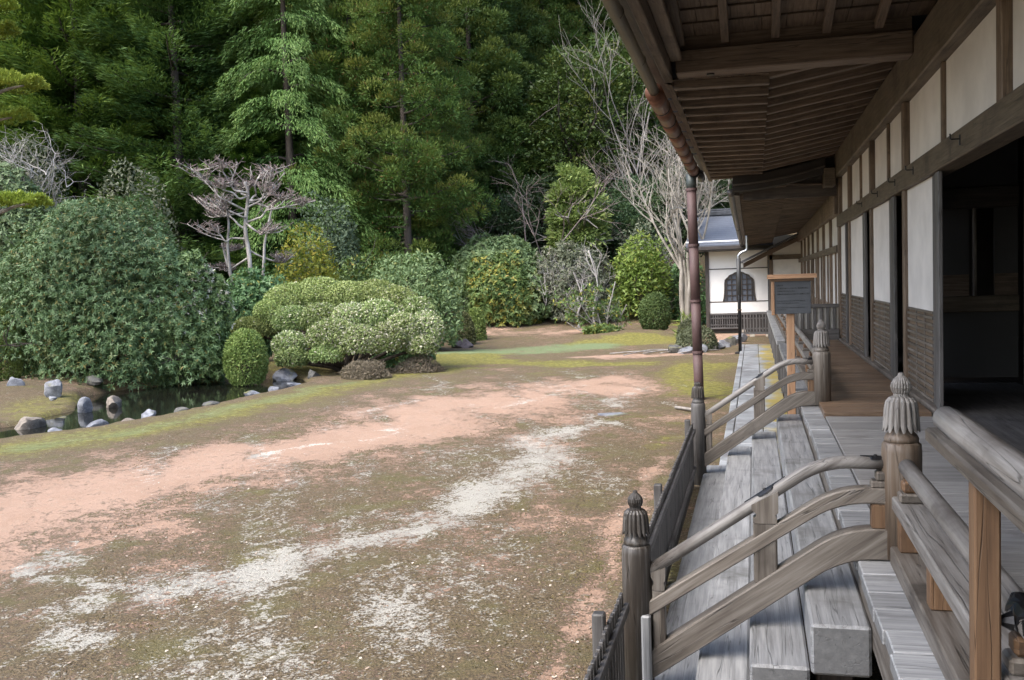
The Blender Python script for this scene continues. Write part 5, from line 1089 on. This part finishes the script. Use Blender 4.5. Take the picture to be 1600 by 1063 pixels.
for i, (u_, Y_, H, lb) in enumerate([(795, 51.5, 5.6, 'dark camellia-like tree left of the small light tree'), (850, 54, 6.4, 'dark camellia-like tree just behind the small light tree'), (960, 50.5, 5.4, 'dark camellia-like tree right of the small light tree'), (1010, 53, 6.4, 'dark leafy tree behind the pale multi-stemmed tree'), (1075, 54, 7.2, 'leafy tree above the blue grey roof left of the wing'), (1150, 56, 7.5, 'leafy tree seen over the ridge of the small hall'), (730, 52, 5.0, 'dark leafy tree at the foot of the shorter cedar'), (620, 45, 4.2, 'dark leafy bush tree under the broad brown tinged cedar'), (480, 40, 4.0, 'dark leafy bush tree under the tall pale cypress')]):
    tree('evergreen_tree', lb, EVG[1], u_, Y_, H, None, 'dark camellia-like trees under the conifers')
gB = 'forest trees in the back rows of the hillside'
rr = np.random.default_rng(77); rows = [(68, 26, 3.3), (79, 25, 4.2), (92, 22, 5.4)]; q = 0
for Y_, n, st in rows:
    for i in range(n):
        u_ = -60 + (1240 + 60) * (i + rr.uniform(.1, .9)) / n; pr = (FIR[1], CED[1], FIR[2], CED[1], CED[0])[int(rr.integers(5))] if u_ < 900 else (CED[1], EVG[0])[int(rr.integers(2))]
        tree('forest_tree', 'tall evergreen in the dark back rows of the hillside forest', pr, u_, Y_ + rr.uniform(-4, 4), rr.uniform(17, 22) if pr[0] != 'broad' else rr.uniform(10, 13), None, gB)
for i, (xx_, yy_) in enumerate([(-50, 30), (-47, 38), (-56, 36), (-44, 27), (-58, 46), (-52, 52), (-62, 28), (12, 62), (20, 58), (28, 64), (6, 66), (17, 72)]):
    tree('forest_tree', 'tall evergreen in the dark back rows of the hillside forest', (FIR[0], CED[1], FIR[1])[i % 3], 0, yy_, 18 + i % 3, i * 1.1, gB, None, .22, xx_)

# bare trees
def bare_tree(label, u_, Y_, vt, mat, seed, spread, stems, rad, lev=4, upw=.6, wig=.07, vb=None, L0=.42, name='bare_tree', vbase=None, fan=None, late=False):
    r = np.random.default_rng(seed); x = at(u_, Y_); q = pxm(u_, Y_); z = float(height(np.array([x]), np.array([Y_]))[0]); H = 1.5 + (455 + .033 * (800 - u_) - vt) * q - z
    t = thing(name, label, 'tree', (x, Y_, z)); mb = MB(); tw = MB(); tr = MB()
    def go(p, d, ln, rr_, l):
        m_ = 5; P = [p]; dd = d
        for i in range(m_): dd = nrm(dd + wig * r.normal(size=3) * (2 if l < 2 else 1.3) + np.array([0, 0, .06 * upw])); P.append(P[-1] + dd * ln / m_)
        (tr if l == lev else mb if l > 1 else tw).tube(np.array(P), np.linspace(rr_, rr_ * .55, m_ + 1), 8 if l == lev else 5 if l > 1 else 3, False)
        if l > 0:
            for k_ in range(int(r.integers(2, 4)) if l > 2 else int(r.integers(3, 6))):
                i = m_ if k_ == 0 else int(r.integers(4 if late and l == lev else 2, m_ + 1)); go(P[i], nrm(dd + (.5 if l > 2 else .65) * r.normal(size=3) * np.array([1, 1, .7]) + np.array([0, 0, .18 * upw])), ln * r.uniform(.5, .82), rr_ * .55, l - 1)
    for i in range(stems):
        a = r.random() * 6.28 if fan is None else fan[i]; s_ = spread * r.uniform(.5, 1); go(np.array([x + r.normal() * .12, Y_ + r.normal() * .12, z - .1]), nrm(np.array([math.cos(a) * s_, math.sin(a) * s_, 1.])), H * L0 * r.uniform(.85, 1.1), rad * r.uniform(.75, 1.1), lev)
    part('trunk', t, tr, mat, True); part('branches', t, mb, mat); part('twigs', t, tw, mat)['kind'] = 'stuff'; return t
bare_tree('pale multi-stemmed bare tree beside the small hall, its tall grey stems close together', 1072, 42.2, 235, bk_pale, 5, .07, 6, .12, 4, .8, .045, L0=.46, late=True)
bare_tree('tall thin grey bare tree in front of the glossy evergreens near the eave', 1003, 55, 20, bk_grey, 6, .1, 2, .11, 4, .8, .05, L0=.42)
bare_tree('second grey bare tree half hidden by the eave', 1045, 52, 150, bk_grey, 16, .2, 3, .10, 4, .6, .06, L0=.40)
bare_tree('reddish bare tree with wide fanning branches at the middle of the slope', 838, 47, 190, bk_rose, 8, .75, 4, .08, 4, .25, .06, L0=.38)
bare_tree('low bare bush tree leaning out at the foot of the shorter cedar', 752, 46.5, 330, bk_grey, 12, .9, 4, .06, 3, .2, .06, L0=.45)

# pruned white-barked tree with flat tiers
x, y = at(390, 29.5), 29.5; t = thing('pruned_tree', 'bare white-barked tree pruned into flat knuckled tiers behind the pond', 'tree', (x, y, G)); r = np.random.default_rng(3); q = pxm(390, 29.5); zof = lambda v_: 1.5 + (468 - v_) * q
tr, mb, tw = MB(), MB(), MB(); bw = bark('bark_white', (.19, .17, .15), (.50, .47, .43), 4)
P = curve([(x, y, G - .1), (x + .05, y, zof(430)), (x - .06, y, zof(370)), (x + .10, y, zof(320)), (x + .0, y, zof(298))], 24); tr.tube(P, np.linspace(.085, .05, len(P)), 9)
for K in ([(x - .3, y, G), (x - .75, y, zof(420)), (x - .68, y, zof(360)), (x - .8, y, zof(322))], [(x + .15, y, G), (x + .55, y, zof(430)), (x + .65, y, zof(390)), (x + 1.0, y, zof(335))], [(x - .2, y + .3, G), (x - .95, y + .3, zof(430)), (x - 1.1, y + .2, zof(390))]):
    K_ = curve(K, 14); tr.tube(K_, np.linspace(.06, .03, len(K_)), 7)
tiers = [(335, 278, 40, 14), (365, 272, 30, 12), (400, 276, 42, 12), (425, 283, 30, 12), (322, 320, 32, 12), (355, 322, 26, 10), (440, 325, 28, 12), (460, 330, 22, 10), (420, 305, 28, 9), (345, 345, 26, 10), (330, 365, 26, 8), (440, 370, 24, 8), (350, 400, 24, 10), (430, 415, 22, 8), (375, 300, 24, 8), (330, 430, 26, 8), (365, 300, 24, 8)]
for (u_, v_, hw_, hh_) in tiers:
    cx_ = at(u_, 29.5) + 0; Z = zof(v_); dy = r.uniform(-.9, .9); s0 = min(max(int((Z - G) / (zof(298) - G) * len(P) * r.uniform(.5, .8)), 4), len(P) - 2); p0 = P[s0]; e = np.array([cx_, y + dy, Z - .05])
    K = [p0]; 
    for k_ in (.25, .5, .75): K.append(p0 + (e - p0) * k_ + np.array([r.normal() * .11, r.normal() * .11, -.16 * math.sin(k_ * 3.1) + r.normal() * .07]))
    K.append(e); C = curve(K, 20); mb.tube(C, np.linspace(.040, .022, len(C)), 6)
    for k_ in range(9):
        a = r.random() * 6.28; d = hw_ * q * r.uniform(.4, 1.1); b0 = C[int(r.integers(11, len(C)))]; f_ = np.array([cx_ + math.cos(a) * d, y + dy + math.sin(a) * d, Z + r.uniform(0, .14)])
        md = (b0 + f_) / 2 + np.array([r.normal() * .07, r.normal() * .07, -.05 + r.normal() * .05]); D_ = curve([b0, md, f_], 8); mb.tube(D_, np.linspace(.021, .012, len(D_)), 5)
        for j in range(14): s_ = D_[int(r.integers(2, len(D_)))]; g_ = s_ + np.array([r.normal() * .13, r.normal() * .13, .06 + .13 * r.random()]); tw.tube([s_, (s_ + g_) / 2 + r.normal(size=3) * .02, g_], [.011, .009, .006], 3, False)
part('trunk', t, tr, bw, True); part('branches', t, mb, bw, True); part('twigs', t, tw, bk_rose)['kind'] = 'stuff'
# dark basal stems
mb = MB(); branchy(r, (x, y, G), 2.2, .7, 7, .06, 2, 6, mb, .1); part('lower_stems', t, mb, bk_dark, True)

# garden pine at the left edge: only its pads reach into view
x, y = at(-150, 19.5), 19.5; t = thing('garden_pine', 'bright green flat pads of a trained pine reaching in at the left edge', 'tree', (x, y, G)); r = np.random.default_rng(8); pine = foliage('needle_pine', (.12, .16, .022), (.27, .32, .05), (.30, .34, .05), .3, .5)
mb = MB(); P = curve([(x, y, G - .2), (x + .2, y + .1, 2), (x - .1, y, 4.5), (x + .1, y, 7.5)], 16); mb.tube(P, np.linspace(.22, .07, len(P)), 9)
for (u_, v_, hw_, hh_, Y_) in ((8, 30, 46, 12, 19.5), (2, 68, 52, 11, 19.8), (-10, 130, 30, 10, 19.), (30, 152, 62, 13, 19.2), (8, 200, 62, 13, 19.8), (28, 332, 58, 9, 18.2), (-70, 90, 60, 14, 19.5), (-80, 250, 60, 14, 19.5)):
    cx_ = at(u_, Y_); q = pxm(u_, Y_); Z = 1.5 + (481 - v_) * q; n = int(hw_ * 60); a = r.random(n) * 6.28; d = np.sqrt(r.random(n)) ; C = np.stack([cx_ + np.cos(a) * d * hw_ * q, Y_ + np.sin(a) * d * hw_ * q * .8, Z + (1 - d * d) * hh_ * q * 1.1 * r.uniform(.2, 1, n) + .08 * np.sin(a * 5 + d * 9)], -1)
    D = np.stack([np.cos(a) * .6, np.sin(a) * .6, 1 + 0 * a], -1) + .55 * r.normal(size=(n, 3)); o = add('foliage_pad', leaves('foliage_pad', C - np.array([x, y, G]), D, (.11 * r.uniform(.7, 1.3, n)),   .04, pine, r, r.random(n) * .6), t, (x, y, G))
    C_ = curve([(P[8][0], P[8][1], Z - .5), (cx_ - hw_ * q * .7, Y_, Z - .22), (cx_, Y_, Z - .08), (cx_ + hw_ * q * .5, Y_, Z - .03)], 14); mb.tube(C_, np.linspace(.07, .02, len(C_)), 6)
part('trunk', t, mb, bk_grey, True)

# fallen twigs on the gravel near the edging, and the dead branch by the far foot post
t = thing('fallen_branch', 'grey fallen branch lying on the gravel left of the far foot post', 'branch', (-1.2, 17.6, G)); mb = MB(); mb.tube(curve([(-1.45, 17.9, -.90), (-1.2, 17.6, -.89), (-.85, 17.3, -.90)], 8), .03, 6); part('stem', t, mb, bk_grey, True)
t = thing('fallen_branch', 'pale crooked twig lying on the moss in front of the clipped ball', 'branch', (-3, 31.5, G)); mb = MB(); rr = np.random.default_rng(2)
for q in range(5): mb.tube(curve([(-4.6 + q * .55, 31 + rr.normal() * .3, -.90), (-3.9 + q * .5, 31.5 + rr.normal() * .3, -.87), (-3.1 + q * .5, 31.9 + rr.normal() * .3, -.90)], 8), .018, 5)
part('stem', t, mb, bk_twig, True)
